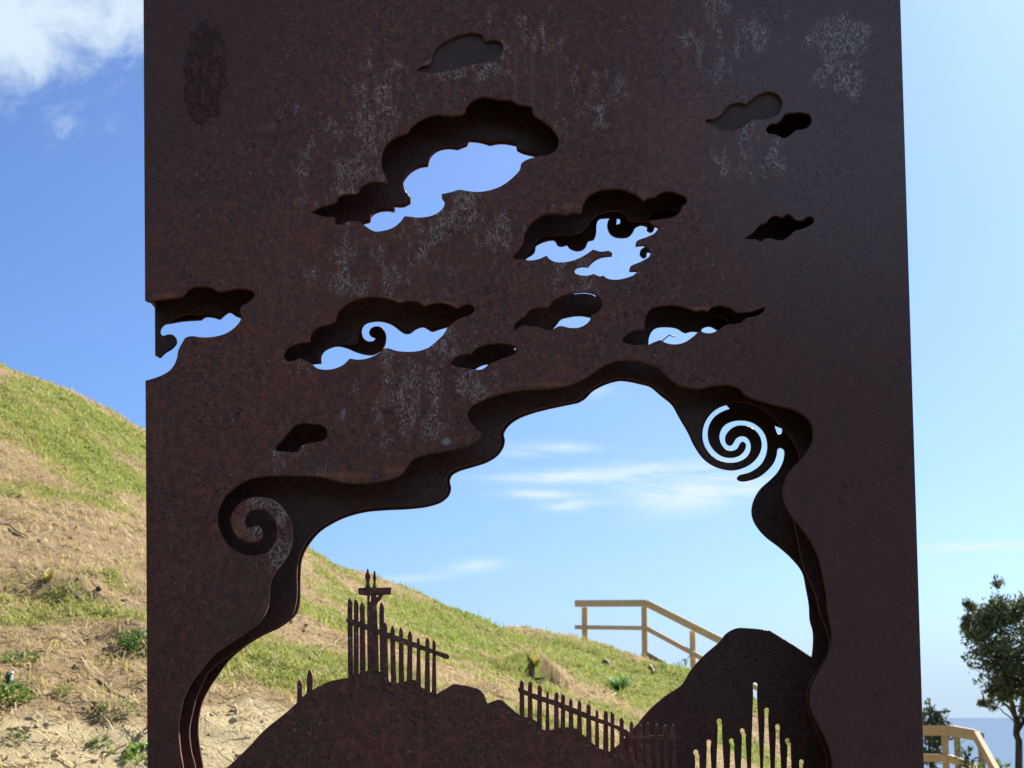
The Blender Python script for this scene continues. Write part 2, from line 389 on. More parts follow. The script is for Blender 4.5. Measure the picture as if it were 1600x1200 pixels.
for px, py, d in CREST:
    v = at(px, py + corr(px), d - D)
    ctrl.append((v.x * 1.12, v.y + 3.5, v.z - 1.1)); ctrl.append((v.x * 1.35, v.y + 10, v.z - 4.2))
ctrl += [(-3, -4, 0), (0, -4, 0), (3, -4, -.1), (-1, 0, 0), (0, 0, 0), (1, 0, 0), (-1.2, 1.2, .12), (1.2, 1.2, .02), (3, 3, -.15), (-4, 1, .45), (.8, 5, .45), (2.4, 9, .55),
         (4.2, 13, -.1), (5, 20, -.8), (7, 9, -1.1), (7.5, 20, -2.6), (-7, -4, .2), (-10, 3, 1.9), (8, -4, -.5), (-12, 10, 4.5), (9, 30, -6), (4.5, 26, -.9)]
CT = np.array(ctrl)
def tps(r): return np.where(r > 1e-9, r * r * np.log(np.maximum(r, 1e-9)), 0.0)
_n = len(CT); A = np.zeros((_n + 3, _n + 3)); b_ = np.zeros(_n + 3)
A[:_n, :_n] = tps(np.hypot(CT[:, None, 0] - CT[None, :, 0], CT[:, None, 1] - CT[None, :, 1])) + np.eye(_n) * .02
A[:_n, _n:] = np.c_[np.ones(_n), CT[:, :2]]; A[_n:, :_n] = A[:_n, _n:].T; b_[:_n] = CT[:, 2]
W_ = np.linalg.solve(A, b_)
def hraw(x, y):
    out = np.zeros_like(x)
    for i in range(_n): out += W_[i] * tps(np.hypot(x - CT[i, 0], y - CT[i, 1]))
    return out + W_[_n] + W_[_n + 1] * x + W_[_n + 2] * y
def sstep(a, b, x):
    t = np.clip((x - a) / (b - a), 0, 1); return t * t * (3 - 2 * t)
def pxw(px, py, Y): v = at(px, py, Y); return v.x, v.y
def surf(px, py, near=6.5):
    d = ray(px, py); t = (np.arange(near, 40, .02)) / d.y
    x, y, z = CAM.x + d.x * t, CAM.y + d.y * t, CAM.z + d.z * t
    k = np.nonzero(z <= height(x, y))[0]; k = k[0] if len(k) else len(t) - 1
    return float(x[k]), float(y[k])
LEDGES = []      # small broken banks across the slope: (x0, x1, y at x0, y at x1, height)
def height(x, y):
    xc, yc = np.clip(x, -13, 10), np.clip(y, -6, 36)
    z = hraw(xc, yc)
    dx = np.maximum(x - 10, 0); dy = np.maximum(y - 36, 0)
    z = z - .75 * dx - .65 * dy + .42 * np.minimum(np.maximum(-13 - x, 0), 28) + .38 * np.minimum(np.maximum(-9 - y, 0), 26)  # added slopes out of view, left and behind, blocking sky reflections
    near = sstep(2.0, 5.0, y)
    z = z + near * ((fbm(x * 1.1, y * 1.1, 3, 4) - .5) * .16 + (fbm(x * 5, y * 5, 9, 4) - .5) * .10 + (fbm(x * 14, y * 14, 13, 2) - .5) * .03)
    z = z + (1 - near) * (fbm(x * 3, y * 3, 21, 3) - .5) * .05
    for (x0, x1, y0, y1, h) in LEDGES:
        t = np.clip((x - x0) / (x1 - x0), 0, 1); yl = y0 + (y1 - y0) * t + (fbm(x * 3.5, y * .3, 31, 4) - .5) * .9
        fade = sstep(x0 - .2, x0 + .3, x) * (1 - sstep(x1 - .3, x1 + .2, x))
        q = y - yl
        z = z + fade * h * (sstep(-.05, .06, q) - sstep(.06, 1.3, q)) - fade * h * .55 * np.exp(-((q + .16) / .14) ** 2)
    return np.maximum(z, -70)
_l = []
for p, q_, h in [((40, 935), (120, 928), .07), ((120, 928), (232, 905), .12), ((140, 985), (234, 1000), .08), ((20, 870), (120, 862), .04), ((80, 1040), (150, 1045), .05), ((790, 1052), (880, 1062), .22), ((440, 985), (490, 975), .10), ((930, 1085), (990, 1096), .10), ((215, 1165), (240, 1172), .08)]:
    a_, b2 = surf(*p), surf(*q_); _l.append((a_[0], b2[0], a_[1], b2[1], h))
LEDGES += _l
def axis(lo, hi, flo, fhi, fine, coarse):
    a = list(np.arange(flo, fhi, fine)); s = fine; v = flo
    left = []
    while v > lo: s = min(s * 1.18, coarse); v -= s; left.append(v)
    s = fine; v = a[-1]; right = []
    while v < hi: s = min(s * 1.18, coarse); v += s; right.append(v)
    return np.array(left[::-1] + a + right)
GX = axis(-90, 120, -7.5, 4.8, .055, 6); GY = axis(-120, 140, 2.6, 30.5, .075, 6)
XX, YY = np.meshgrid(GX, GY); ZZ = height(XX.ravel(), YY.ravel()).reshape(XX.shape)
_bs = {}
def bsurf(px, py):
    if (px, py) not in _bs: _bs[(px, py)] = surf(px, py)
    return _bs[(px, py)]
def maps(x, y):
    u = x * .82 + y * .40; v = -x * .45 + y * .8                   # patches run down the slope
    green = (fbm(u * .75 + 3, v * 1.0, 51, 4) - .5) * 1.9 + (fbm(u * 3, v * 3.2, 57, 3) - .5) * 1.0 + .31 + .08 * sstep(14, 18, y)
    bare = np.full_like(x, -.3); hum = -.42 + (fbm(x * 2.6, y * 3.2, 63, 4) - .5) * 1.5 * (1 - .7 * sstep(14, 18, y))
    def bl(px, py, dd, rx, ry, a, arr):
        cx_, cy_ = bsurf(px, py); arr += a * np.exp(-(((x - cx_) / rx) ** 2 + ((y - cy_) / ry) ** 2))
    bl(60, 1150, 8.4, .5, .6, .95, bare); bl(150, 1185, 8.2, .4, .35, .7, bare); bl(370, 1120, 9.0, .3, .5, 1.0, bare); bl(340, 1180, 8.5, .4, .4, .8, bare); bl(420, 1130, 9.0, .2, .35, .8, bare)
    bl(150, 960, 10.8, .5, .5, .35, bare); bl(120, 830, 12.6, .9, .8, .25, bare); bl(930, 1060, 21, .7, 1.0, .5, bare); bl(770, 1090, 12.8, .4, .6, .5, bare)
    # greens
    bl(60, 640, 16.5, 1.2, 2.2, .28, green); bl(120, 720, 14.5, .9, 1.6, .3, green); bl(430, 1040, 11, .55, .7, .55, green); bl(500, 960, 13.5, .5, 1.2, .3, green)
    bl(800, 1010, 22, 1.2, 2.5, .35, green); bl(1000, 1060, 22, 1.0, 2.0, .35, green); bl(960, 1110, 16, .5, 1.0, .4, green); bl(175, 960, 10.8, .3, .25, .5, green); bl(650, 950, 21, 1, 2.5, .15, green)
    bl(1150, 1160, 20, 1.2, 3.0, .5, green); bl(560, 940, 18, .9, 3, .25, green); bl(740, 1010, 18, .9, 3, .25, green); bl(620, 1010, 14, .9, 1.5, .2, green)
    for px, py, dd, rx, ry, a in [(60, 850, 12.2, 1.1, .8, .45), (180, 880, 11.8, .8, .6, .45), (90, 1030, 9.6, .7, .6, .5), (60, 1150, 8.4, .6, .7, .7), (370, 1130, 9, .5, .6, .6), (740, 1060, 13.4, .8, 1.2, .3), (200, 1110, 8.9, .5, .4, .35)]:
        bl(px, py, dd, rx, ry, -a, green)
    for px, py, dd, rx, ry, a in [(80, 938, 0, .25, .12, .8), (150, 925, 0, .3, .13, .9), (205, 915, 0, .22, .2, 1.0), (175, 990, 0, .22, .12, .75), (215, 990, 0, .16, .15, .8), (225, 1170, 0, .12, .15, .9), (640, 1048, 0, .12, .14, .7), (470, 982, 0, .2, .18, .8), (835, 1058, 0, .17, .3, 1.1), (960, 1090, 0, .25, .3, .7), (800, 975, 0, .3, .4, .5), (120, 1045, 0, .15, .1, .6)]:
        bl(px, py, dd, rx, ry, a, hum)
    return green, bare, hum
ny, nx = XX.shape
idx = np.arange(nx * ny).reshape(ny, nx)
quads = np.stack([idx[:-1, :-1], idx[:-1, 1:], idx[1:, 1:], idx[1:, :-1]], -1).reshape(-1, 4)
me = npmesh('hillside', np.stack([XX, YY, ZZ], -1).reshape(-1, 3), [quads], True)
gm_, bm_, hm_ = maps(XX.ravel(), YY.ravel())
for nm, arr in (('green', gm_), ('bare', bm_), ('humus', hm_), ('bounce_dark', 1 - sstep(1.6, 3.2, YY.ravel())), ('sky_block', np.maximum(1 - sstep(-11, -8, YY.ravel()), 1 - sstep(-17, -13, XX.ravel())))):
    at_ = me.attributes.new(nm, 'FLOAT', 'POINT'); at_.data.foreach_set('value', arr.astype(np.float32))
hill = link('hillside', me, M_GROUND); tag(hill, kind='structure')

# sea
bm = bmesh.new()
S0, S1 = 60, 45000
rings = [60, 300, 1200, 5000, 15000, 45000]; prev = None
for r in rings:
    ring = [bm.verts.new((r * math.cos(2 * math.pi * k / 64), r * math.sin(2 * math.pi * k / 64), -58)) for k in range(64)]
    if prev is None: bm.faces.new(ring)
    else:
        for k in range(64): bm.faces.new((prev[k], ring[k], ring[(k + 1) % 64], prev[(k + 1) % 64]))
    prev = ring
me = bpy.data.meshes.new('sea'); bm.to_mesh(me); bm.free()
tag(link('sea', me, M_SEA), kind='structure')

# ------------------------------------------------------------------ grass, litter, clods
LENK = 1.0
def blades(n, sel, lmin, lmax, wid, cols, lean=.5, tuft=7, spread=.035, name='grass', mat=None, flat=False):
    """n tufts chosen by sel(x,y,green,bare,humus,dist)->probability"""
    N0 = n
    # uniform in picture-like space: choose distance with weight towards the near slope
    y = 3.0 + (rng.random(N0) ** 1.35) * 27.5 - .0
    half = (y + D) * .36 + .6
    x = (rng.random(N0) * 2 - 1) * half * 1.0 - .3
    keep = (x < 4.4)
    x, y = x[keep], y[keep]
    g, b, h = maps(x, y)
    p = sel(x, y, g, b, h)
    k = rng.random(len(x)) < p
    x, y, g = x[k], y[k], g[k]
    x = np.repeat(x, tuft) + rng.normal(0, spread, len(x) * tuft); y = np.repeat(y, tuft) + rng.normal(0, spread, len(y) * tuft)
    g = np.repeat(g, tuft)
    m = len(x); z = height(x, y)
    L = lmin + (lmax - lmin) * rng.random(m) ** 1.6
    dist = y + D; L = L * np.clip(1.25 - dist / 45, .6, 1.1) * (.6 + .8 * fbm(x * 1.3, y * 1.3, 91, 2))
    w = wid * (.6 + .8 * rng.random(m)) * np.maximum(1, dist / 13)
    a = rng.random(m) * 2 * np.pi
    ln = lean * (.2 + rng.random(m))
    dx, dy = np.cos(a), np.sin(a); sx, sy = -dy, dx
    base = np.stack([x, y, z - .008], 1)
    if flat:
        base[:, 2] += .012 + rng.random(m) * .02
        tilt = rng.normal(0, .12, m)
        # follow the slope
        z2 = height(x + dx * L, y + dy * L)
        tip = np.stack([x + dx * L, y + dy * L, z2 + .015 + np.abs(tilt) * L], 1); mid = (base + tip) / 2; mid[:, 2] += .01
    else:
        mid = base + np.stack([dx * L * ln * .35, dy * L * ln * .35, L * .62], 1)
        tip = base + np.stack([dx * L * ln, dy * L * ln, L * (1 - .25 * ln)], 1)
    side = np.stack([sx * w, sy * w, np.zeros(m)], 1)
    V = np.stack([base - side, base + side, mid + side * .75, mid - side * .75, tip], 1).reshape(-1, 3)
    o = np.arange(m) * 5
    q = np.stack([o, o + 1, o + 2, o + 3], 1); t = np.stack([o + 3, o + 2, o + 4], 1)
    me = npmesh(name, V, [q, t])
    c0, c1, c2 = [np.array(c) for c in cols]
    r1 = rng.random(m)[:, None]; f = np.clip(g * 1.1 + rng.normal(0, .25, m), 0, 1)[:, None]
    c = (c0 * (1 - f) + c1 * f) * (1 - r1 * .45) + c2 * r1 * .45
    c = c * (.75 + .5 * rng.random((m, 1)))
    ca = me.color_attributes.new('Col', 'FLOAT_COLOR', 'POINT')
    ca.data.foreach_set('color', np.repeat(np.c_[c, np.ones(m)], 5, 0).astype(np.float32).ravel())
    ob = link(name, me, mat); tag(ob, kind='stuff'); return ob
sg = lambda x, y, g, b, h: np.clip(1.15 * (.05 + .95 * sstep(.36, .66, g + rng.normal(0, .08, len(x)))) * (1 - sstep(.1, .5, b)) * (1 - .5 * sstep(.2, .5, h)), 0, 1)
g1 = blades(90000, sg, .02, .085, .0034, [(.48, .44, .12), (.25, .36, .06), (.54, .48, .17)], 1.0, 6, .045, 'green_grass', M_LEAF)
tag(g1, 'short patchy green grass growing over the hillside', 'grass')
sd_ = lambda x, y, g, b, h: np.clip((1 - sstep(.1, .6, b)) * (.25 + .4 * fbm(x * 1.7, y * 1.7, 77, 3)), 0, 1)
g2 = blades(36000, sd_, .02, .08, .0028, [(.64, .47, .20), (.52, .45, .13), (.76, .62, .32)], 1.1, 5, .05, 'dry_grass', M_LEAF)
tag(g2, 'dry straw coloured grass scattered over the hillside', 'dry grass')
g3 = blades(60000, lambda x, y, g, b, h: np.full(len(x), .8), .04, .22, .0035, [(.70, .54, .29), (.58, .42, .20), (.20, .13, .07)], .5, 1, .02, 'straw_litter', M_LITTER, True)
tag(g3, 'fallen straw and stalk litter lying on the hillside', 'litter')
g4 = blades(16000, lambda x, y, g, b, h: np.where((x > -1.6) & (x < 3.2) & (y > 17) & (fbm(x * 1.5, y * .8, 41, 3) > .5), .8, 0.0) * sstep(.2, .6, g + .2), .07, .22, .003, [(.46, .46, .11), (.26, .40, .06), (.60, .52, .2)], .7, 7, .06, 'tall_grass', M_LEAF)
tag(g4, 'taller tufts of grass along the shoulder of the hill', 'grass')
def clods(n):
    y = 3.0 + rng.random(n) ** 1.4 * 25; x = (rng.random(n) * 2 - 1) * ((y + D) * .36 + .6) - .3
    k = x < 4.2; x, y = x[k], y[k]; g, b, h = maps(x, y)
    k = rng.random(len(x)) < np.clip(.08 + .5 * sstep(.0, .5, h) + .3 * sstep(.2, .6, b), 0, 1); x, y, h = x[k], y[k], h[k]
    m = len(x); z = height(x, y)
    bmx = bmesh.new(); bmesh.ops.create_icosphere(bmx, subdivisions=1, radius=1)
    bv = np.array([v.co[:] for v in bmx.verts]); bf = np.array([[v.index for v in f.verts] for f in bmx.faces]); bmx.free()
    s = .005 + .018 * rng.random(m) ** 4 + .009 * sstep(0, .5, h) * rng.random(m)
    V = bv[None] * (1 + rng.normal(0, .25, (m, len(bv), 1))) * (s[:, None, None] * (.6 + .8 * rng.random((m, 1, 3))))
    V += np.stack([x, y, z + s * .2], 1)[:, None]
    Fc = (bf[None] + (np.arange(m) * len(bv))[:, None, None]).reshape(-1, 3)
    me = npmesh('earth_clods', V.reshape(-1, 3), [Fc])
    hh = sstep(-.05, .4, h)[:, None]
    c = np.array((.42, .32, .20)) * (1 - hh) + np.array((.06, .045, .032)) * hh; c = c * (.6 + .7 * rng.random((m, 1)))
    ca = me.color_attributes.new('Col', 'FLOAT_COLOR', 'POINT')
    ca.data.foreach_set('color', np.repeat(np.c_[c, np.ones(m)], len(bv), 0).astype(np.float32).ravel())
    o = link('earth_clods', me, M_CLOD); tag(o, 'small clods and crumbs of earth on the hillside', 'earth clods', kind='stuff')
clods(26000)

# ------------------------------------------------------------------ THE STEEL SCULPTURE
GM, GB, TH = D * (1 / .972 - 1), D * (1 / .945 - 1), .008
sculpt = empty('steel_sculpture', (0, 0, 0), 'tall rusted steel panel sculpture with cut-out clouds, arch, spirals and picket fences', 'sculpture')
Z1 = (460, 20, 1467 / 440); Z2 = (780, 260, 1600 / 340); Z3 = (220, 430, 1600 / 260); Z4 = (420, 440, 4.0)
Z5 = (780, 430, 1600 / 440); Z6 = (1060, 120, 1029 / 240); Z8 = (1000, 560, 3.75)
ZL = (320, 720, 4.0); ZB = (260, 920, 943 / 220); ZF = (440, 880, 5.0); ZG = (780, 1020, 1600 / 300); ZM = (960, 960, 1600 / 360)
c = 1
cloud0 = T(*Z1, [(632, 298, c), (660, 280), (708, 262), (722, 210), (760, 165), (820, 130), (880, 110), (945, 103), (978, 118), (995, 152, c), (1030, 142), (1070, 150), (1085, 180), (1070, 215), (1030, 240), (950, 265), (880, 280), (820, 295), (740, 312), (680, 312)])
cloud1 = T(*Z1, [(88, 1038, c), (130, 1015), (215, 985), (228, 960), (260, 945), (325, 940), (345, 910), (395, 882), (440, 880), (492, 893, c), (478, 860), (456, 800), (455, 740), (475, 690), (520, 650), (590, 620), (612, 590), (670, 550), (740, 530), (830, 535), (885, 520), (897, 490), (930, 455), (985, 437), (1060, 450), (1130, 455), (1165, 478, c), (1235, 490), (1245, 530), (1290, 560), (1350, 610), (1376, 660), (1365, 710), (1320, 740), (1265, 748, c),
    (1210, 765), (1182, 785), (1175, 815), (1140, 855), (1080, 900), (1010, 925), (950, 932), (855, 920, c), (820, 932), (768, 943, c), (768, 962), (782, 985), (775, 1015), (740, 1045), (700, 1060), (650, 1065), (575, 1058, c), (550, 1090), (510, 1120), (460, 1135), (415, 1137), (355, 1100, c), (335, 1088), (290, 1085), (255, 1095), (225, 1105), (210, 1095, c), (208, 1063, c), (150, 1060)])
b_cloud1 = T(*Z1, [(1265, 748, c), (1190, 730), (1160, 715, c), (1155, 690, c), (1100, 680), (1060, 680), (1020, 688, c), (960, 672), (910, 668, c), (900, 690, c), (850, 710, c), (800, 705), (745, 718), (710, 750), (697, 797, c), (650, 805), (600, 835), (570, 880), (570, 920), (590, 955), (605, 975, c), (605, 990, c), (570, 1008), (513, 1008, c), (525, 1036, c), (490, 1030), (440, 1035), (405, 1055), (395, 1088, c), (355, 1100, c), (350, 1130, c), (430, 1190, c), (620, 1120, c), (830, 1090, c), (880, 1000, c), (1120, 950, c), (1260, 810, c)])
cloud2 = T(*Z2, [(95, 660, c), (140, 615), (175, 560), (185, 500), (215, 440), (260, 390), (330, 352), (400, 345), (470, 350), (500, 353, c), (530, 340), (600, 346, c), (607, 330), (620, 270), (660, 215), (720, 180), (800, 165), (880, 165), (960, 185), (1020, 215), (1062, 252, c), (1090, 235), (1150, 222), (1190, 192), (1260, 185), (1330, 205), (1375, 230), (1380, 265), (1345, 290), (1335, 325, c), (1310, 352), (1260, 376), (1180, 388), (1110, 402), (1130, 430), (1172, 450, c), (1140, 492), (1080, 520), (1010, 550), (1003, 585, c), (1065, 580), (1085, 592), (1115, 630, c), (1105, 660), (1040, 700), (965, 735), (957, 770, c), (1020, 770, c), (985, 800), (930, 820), (860, 832), (800, 825), (765, 802, c), (740, 808), (695, 788, c), (660, 800), (600, 800), (560, 785), (553, 770), (565, 748), (610, 735), (655, 738, c), (690, 700), (740, 670), (790, 660), (830, 657, c), (832, 635, c), (805, 618, c), (750, 625), (690, 610, c), (640, 645), (560, 685), (480, 703), (410, 700), (370, 680), (348, 655, c), (290, 680), (230, 690), (190, 686, c), (165, 678), (120, 685)])
b_cloud2 = T(*Z2, [(190, 685, c), (205, 670), (245, 645), (265, 620), (270, 585), (320, 555), (400, 540), (418, 555), (430, 578), (455, 585), (500, 575, c), (520, 600), (570, 618), (610, 612), (640, 585), (655, 548), (695, 535), (712, 500), (718, 420), (735, 385), (770, 378), (815, 375, c), (800, 400), (795, 440), (815, 490), (850, 515), (900, 522), (950, 515), (985, 480), (1000, 450), (1040, 430), (1075, 435), (1090, 445, c), (1085, 465), (1100, 478), (1125, 480), (1140, 460), (1140, 445), (1155, 440), (1178, 448, c), (1190, 480, c), (1120, 545, c), (1060, 565, c), (1072, 592, c), (1042, 610), (1035, 645), (1060, 670), (1082, 664), (1085, 640), (1092, 625), (1112, 632, c), (1140, 640, c), (1130, 690, c), (1000, 755, c), (1060, 765, c), (1000, 850, c), (850, 872, c), (700, 850, c), (500, 820, c), (500, 735, c), (300, 715, c), (200, 710, c)])
b_pocket2 = T(*Z2, [(862, 380, c), (885, 380), (892, 400), (882, 422), (860, 425, c), (866, 402)])
eye2 = T(*Z2, [(1112, 386, c), (1130, 350), (1180, 320), (1250, 308), (1312, 322), (1345, 335, c), (1300, 375), (1200, 398)])
notchF = T(*Z3, [(50, 240, c), (65, 255), (140, 240), (400, 210, c), (420, 180), (470, 130), (530, 112), (620, 110), (690, 125), (740, 155), (850, 145), (960, 128), (1050, 145), (1092, 180), (1075, 225), (1030, 262), (965, 300), (950, 345), (965, 385), (960, 425), (940, 460), (880, 520), (800, 565), (700, 590), (600, 597), (480, 585), (430, 600), (390, 660), (360, 720), (345, 800), (320, 860), (270, 920), (180, 970), (50, 1012, c)])
notchM = T(*Z3, [(155, 770, c), (175, 792), (230, 745), (300, 700), (340, 650), (335, 600), (300, 570), (255, 570), (215, 583, c), (190, 565), (183, 530), (205, 488), (255, 452), (320, 408), (400, 376), (480, 368), (560, 375), (640, 372), (765, 400, c), (830, 335), (900, 345), (1000, 430, c), (1000, 480, c), (820, 640, c), (520, 660, c), (430, 800, c), (400, 930, c), (200, 1080, c), (160, 1090, c)])
notchB = T(*Z3, [(240, 466, c), (270, 462), (400, 440), (578, 428, c), (620, 400), (700, 405), (762, 420), (785, 398), (850, 355), (890, 375), (910, 390), (950, 405), (985, 430, c), (1010, 500, c), (820, 660, c), (540, 680, c), (450, 800, c), (420, 950, c), (240, 1110, c)])
cloud4 = T(*Z4, [(93, 465), (100, 435), (125, 408), (175, 390), (255, 375, c), (262, 330), (300, 290), (370, 268), (415, 250, c), (427, 200), (470, 150), (530, 115), (600, 100), (680, 97), (750, 108), (812, 131, c), (850, 125), (900, 121), (940, 130), (970, 153, c), (1020, 138), (1090, 135), (1140, 150), (1180, 168), (1210, 150), (1250, 142), (1285, 162), (1275, 195), (1235, 215), (1180, 236), (1145, 262), (1119, 281, c), (1090, 330), (1050, 370), (1000, 410), (940, 432), (870, 438), (800, 432), (740, 415), (715, 419), (690, 445), (620, 478), (560, 487), (505, 480, c), (470, 515), (420, 540), (360, 550), (300, 540), (270, 514, c), (235, 495), (190, 480), (155, 495), (115, 496)])
b_cloud4u = T(*Z4, [(720, 412, c), (733, 370), (730, 320), (705, 285), (665, 279), (635, 295), (627, 325), (648, 345), (668, 350, c), (655, 369), (620, 371), (590, 345), (581, 305), (600, 265), (650, 248), (710, 248), (770, 268), (820, 305), (850, 322), (880, 322), (920, 295), (965, 282), (1000, 300), (1020, 310), (1060, 298), (1119, 281, c), (1140, 300, c), (1090, 400, c), (900, 475, c), (760, 460, c)])
b_cloud4l = T(*Z4, [(270, 514, c), (300, 512), (330, 508, c), (328, 470), (345, 435), (390, 410), (435, 402), (490, 415), (550, 440), (610, 455), (655, 454), (712, 424, c), (720, 440, c), (640, 510, c), (500, 560, c), (360, 590, c), (265, 545, c)])
m_cloud4 = T(*Z4, [(262, 508, c), (318, 500), (316, 460), (340, 424), (390, 398), (500, 398), (550, 380), (565, 300), (590, 255), (650, 236), (710, 236), (775, 256), (850, 308), (880, 310), (920, 284), (965, 270), (1020, 298), (1060, 286), (1125, 270, c), (1145, 300, c), (1090, 405, c), (900, 480, c), (640, 515, c), (360, 595, c), (260, 550, c)])
cloud5 = T(*Z5, [(83, 312, c), (88, 280), (110, 255), (150, 232), (165, 205), (210, 185), (275, 182), (300, 150), (350, 120), (420, 101), (490, 95), (545, 108), (580, 140), (583, 180), (555, 212), (525, 228), (515, 255), (490, 280), (450, 297), (400, 298), (345, 288), (300, 310, c), (265, 312), (230, 295), (180, 290), (140, 285)])
b_cloud5 = T(*Z5, [(300, 310, c), (330, 275), (350, 250), (400, 235), (460, 229), (520, 238, c), (530, 270, c), (490, 305, c), (400, 325, c), (340, 312, c), (300, 330, c)])
b_slit5 = T(*Z5, [(423, 107, c), (480, 103), (530, 111), (545, 121, c), (560, 104, c), (490, 78, c), (420, 86, c)])
cloud6 = T(*Z5, [(700, 373), (730, 332), (780, 310), (825, 311, c), (830, 250), (852, 200), (900, 176), (960, 170), (1030, 175), (1080, 190), (1115, 205, c), (1150, 197), (1185, 206, c), (1210, 181), (1260, 173), (1310, 185), (1350, 210), (1420, 208), (1470, 195), (1508, 181, c), (1505, 200), (1460, 230), (1400, 245), (1370, 270), (1320, 278), (1288, 283), (1262, 300), (1240, 313, c), (1210, 327), (1170, 327), (1145, 316, c), (1130, 322, c), (1100, 350), (1050, 382), (1000, 392), (950, 385), (915, 367, c), (880, 380), (848, 395, c), (820, 393), (780, 396), (735, 391)])
b_cloud6 = T(*Z5, [(848, 395, c), (852, 355), (870, 315), (895, 297), (960, 292), (1010, 300), (1040, 318), (1060, 327, c), (1090, 318), (1131, 320, c), (1135, 340, c), (1060, 410, c), (960, 420, c), (900, 400, c), (850, 420, c)])
b_lens6 = T(*Z5, [(1143, 313, c), (1165, 295), (1200, 290), (1242, 311, c), (1240, 335, c), (1170, 345, c)])
eye6 = T(*Z5, [(1150, 300, c), (1190, 252), (1240, 237), (1285, 246), (1300, 275), (1260, 330, c), (1150, 345, c)])
cloud7 = T(*Z4, [(1138, 508), (1160, 475), (1210, 456), (1265, 453, c), (1290, 420), (1350, 395), (1420, 385), (1480, 390), (1530, 400), (1550, 425), (1530, 455), (1490, 470), (1440, 488), (1380, 515), (1330, 548), (1285, 549), (1240, 540), (1190, 535), (1152, 524)])
b_sliver7 = T(*Z4, [(1288, 546, c), (1320, 526), (1368, 512, c), (1360, 560, c), (1300, 570, c)])
b_dot7 = T(*Z4, [(1532, 408), (1544, 415), (1541, 430), (1534, 420)])
cloud8 = T(*Z4, [(38, 1058, c), (45, 1025), (75, 1000), (100, 965), (130, 935), (155, 905), (200, 885), (260, 890), (320, 895), (360, 925), (362, 970), (340, 992), (290, 1003), (240, 1012), (200, 1030), (180, 1062), (130, 1066), (80, 1060)])
cloud9 = T(*Z6, [(178, 302, c), (186, 287), (240, 280), (290, 250), (320, 205), (370, 178), (430, 175), (450, 186, c), (490, 150), (540, 115), (610, 100), (660, 115), (692, 155), (690, 200), (670, 245), (620, 270), (560, 285), (500, 285), (450, 320), (400, 350), (330, 358), (270, 350), (230, 322)])
cloud10 = T(*Z6, [(588, 352), (610, 320), (660, 308), (690, 285), (715, 250), (770, 240), (840, 240), (880, 255), (892, 290), (875, 330), (830, 352), (790, 355), (760, 380), (715, 408), (670, 395), (640, 380), (600, 378)])
cloud11 = T(*Z6, [(443, 1081, c), (490, 1050), (520, 1020), (550, 990), (590, 975), (620, 940), (660, 930), (695, 942), (730, 920), (765, 935), (780, 955), (830, 960), (870, 935), (905, 945), (905, 975), (870, 1000), (820, 1020), (780, 1030), (750, 1060), (700, 1092), (660, 1092), (620, 1080), (580, 1085), (550, 1102), (520, 1087), (480, 1087)])
BOT = 1310
archF = [(292, BOT, c)] + T(*ZB, [(112, 1200), (95, 1100), (85, 1000), (82, 920), (95, 820), (117, 730), (160, 640), (220, 560), (280, 482), (350, 415), (450, 350), (550, 281)]) \
    + T(*ZL, [(345, 1005), (385, 940), (402, 880), (406, 800), (417, 740), (452, 680), (502, 620), (537, 540), (548, 460), (537, 380), (500, 310), (452, 257), (400, 235), (340, 226), (270, 237), (212, 272), (172, 320), (160, 372), (173, 430), (208, 480), (252, 506), (308, 511), (348, 488), (361, 450), (350, 417), (326, 404), (298, 414), (268, 416), (250, 385), (255, 345), (287, 312), (337, 302), (392, 322), (431, 362), (450, 415), (447, 475), (427, 530), (395, 566), (345, 584), (290, 592), (225, 578), (152, 532), (102, 462), (78, 382), (86, 300), (122, 228), (182, 170), (262, 122), (360, 99), (500, 92), (620, 95), (720, 101), (800, 121), (880, 138), (980, 140), (1080, 131), (1170, 111), (1232, 80), (1262, 40)]) \
    + [(645, 718), (670, 709.5), (707, 702), (732, 695), (747, 685), (751, 677), (742, 668), (733, 657), (730, 646), (734, 637), (752, 626), (774, 617.5), (797, 611.5), (826, 608), (860, 606.5), (886, 602), (910, 592.5), (928, 581.5), (945, 570), (966, 563), (988, 562.5), (1010, 566.5), (1028, 573), (1041, 585), (1054, 597), (1070, 604), (1092, 607), (1115, 603), (1138, 601), (1155, 607), (1165, 617), (1181, 624), (1209, 632), (1240, 640), (1257, 649), (1268, 663), (1271, 678), (1267, 696), (1254, 715), (1238, 731), (1228, 748), (1224, 766), (1227, 785), (1237, 806), (1256, 829), (1271, 852), (1281, 877), (1287, 902), (1292, 930), (1294, 955), (1298.5, 976), (1300.5, 997), (1296, 1021), (1283, 1046), (1271, 1067), (1265.5, 1088), (1268, 1109), (1278, 1131), (1290, 1154), (1298, 1176), (1301, 1200), (1300, BOT, c)]
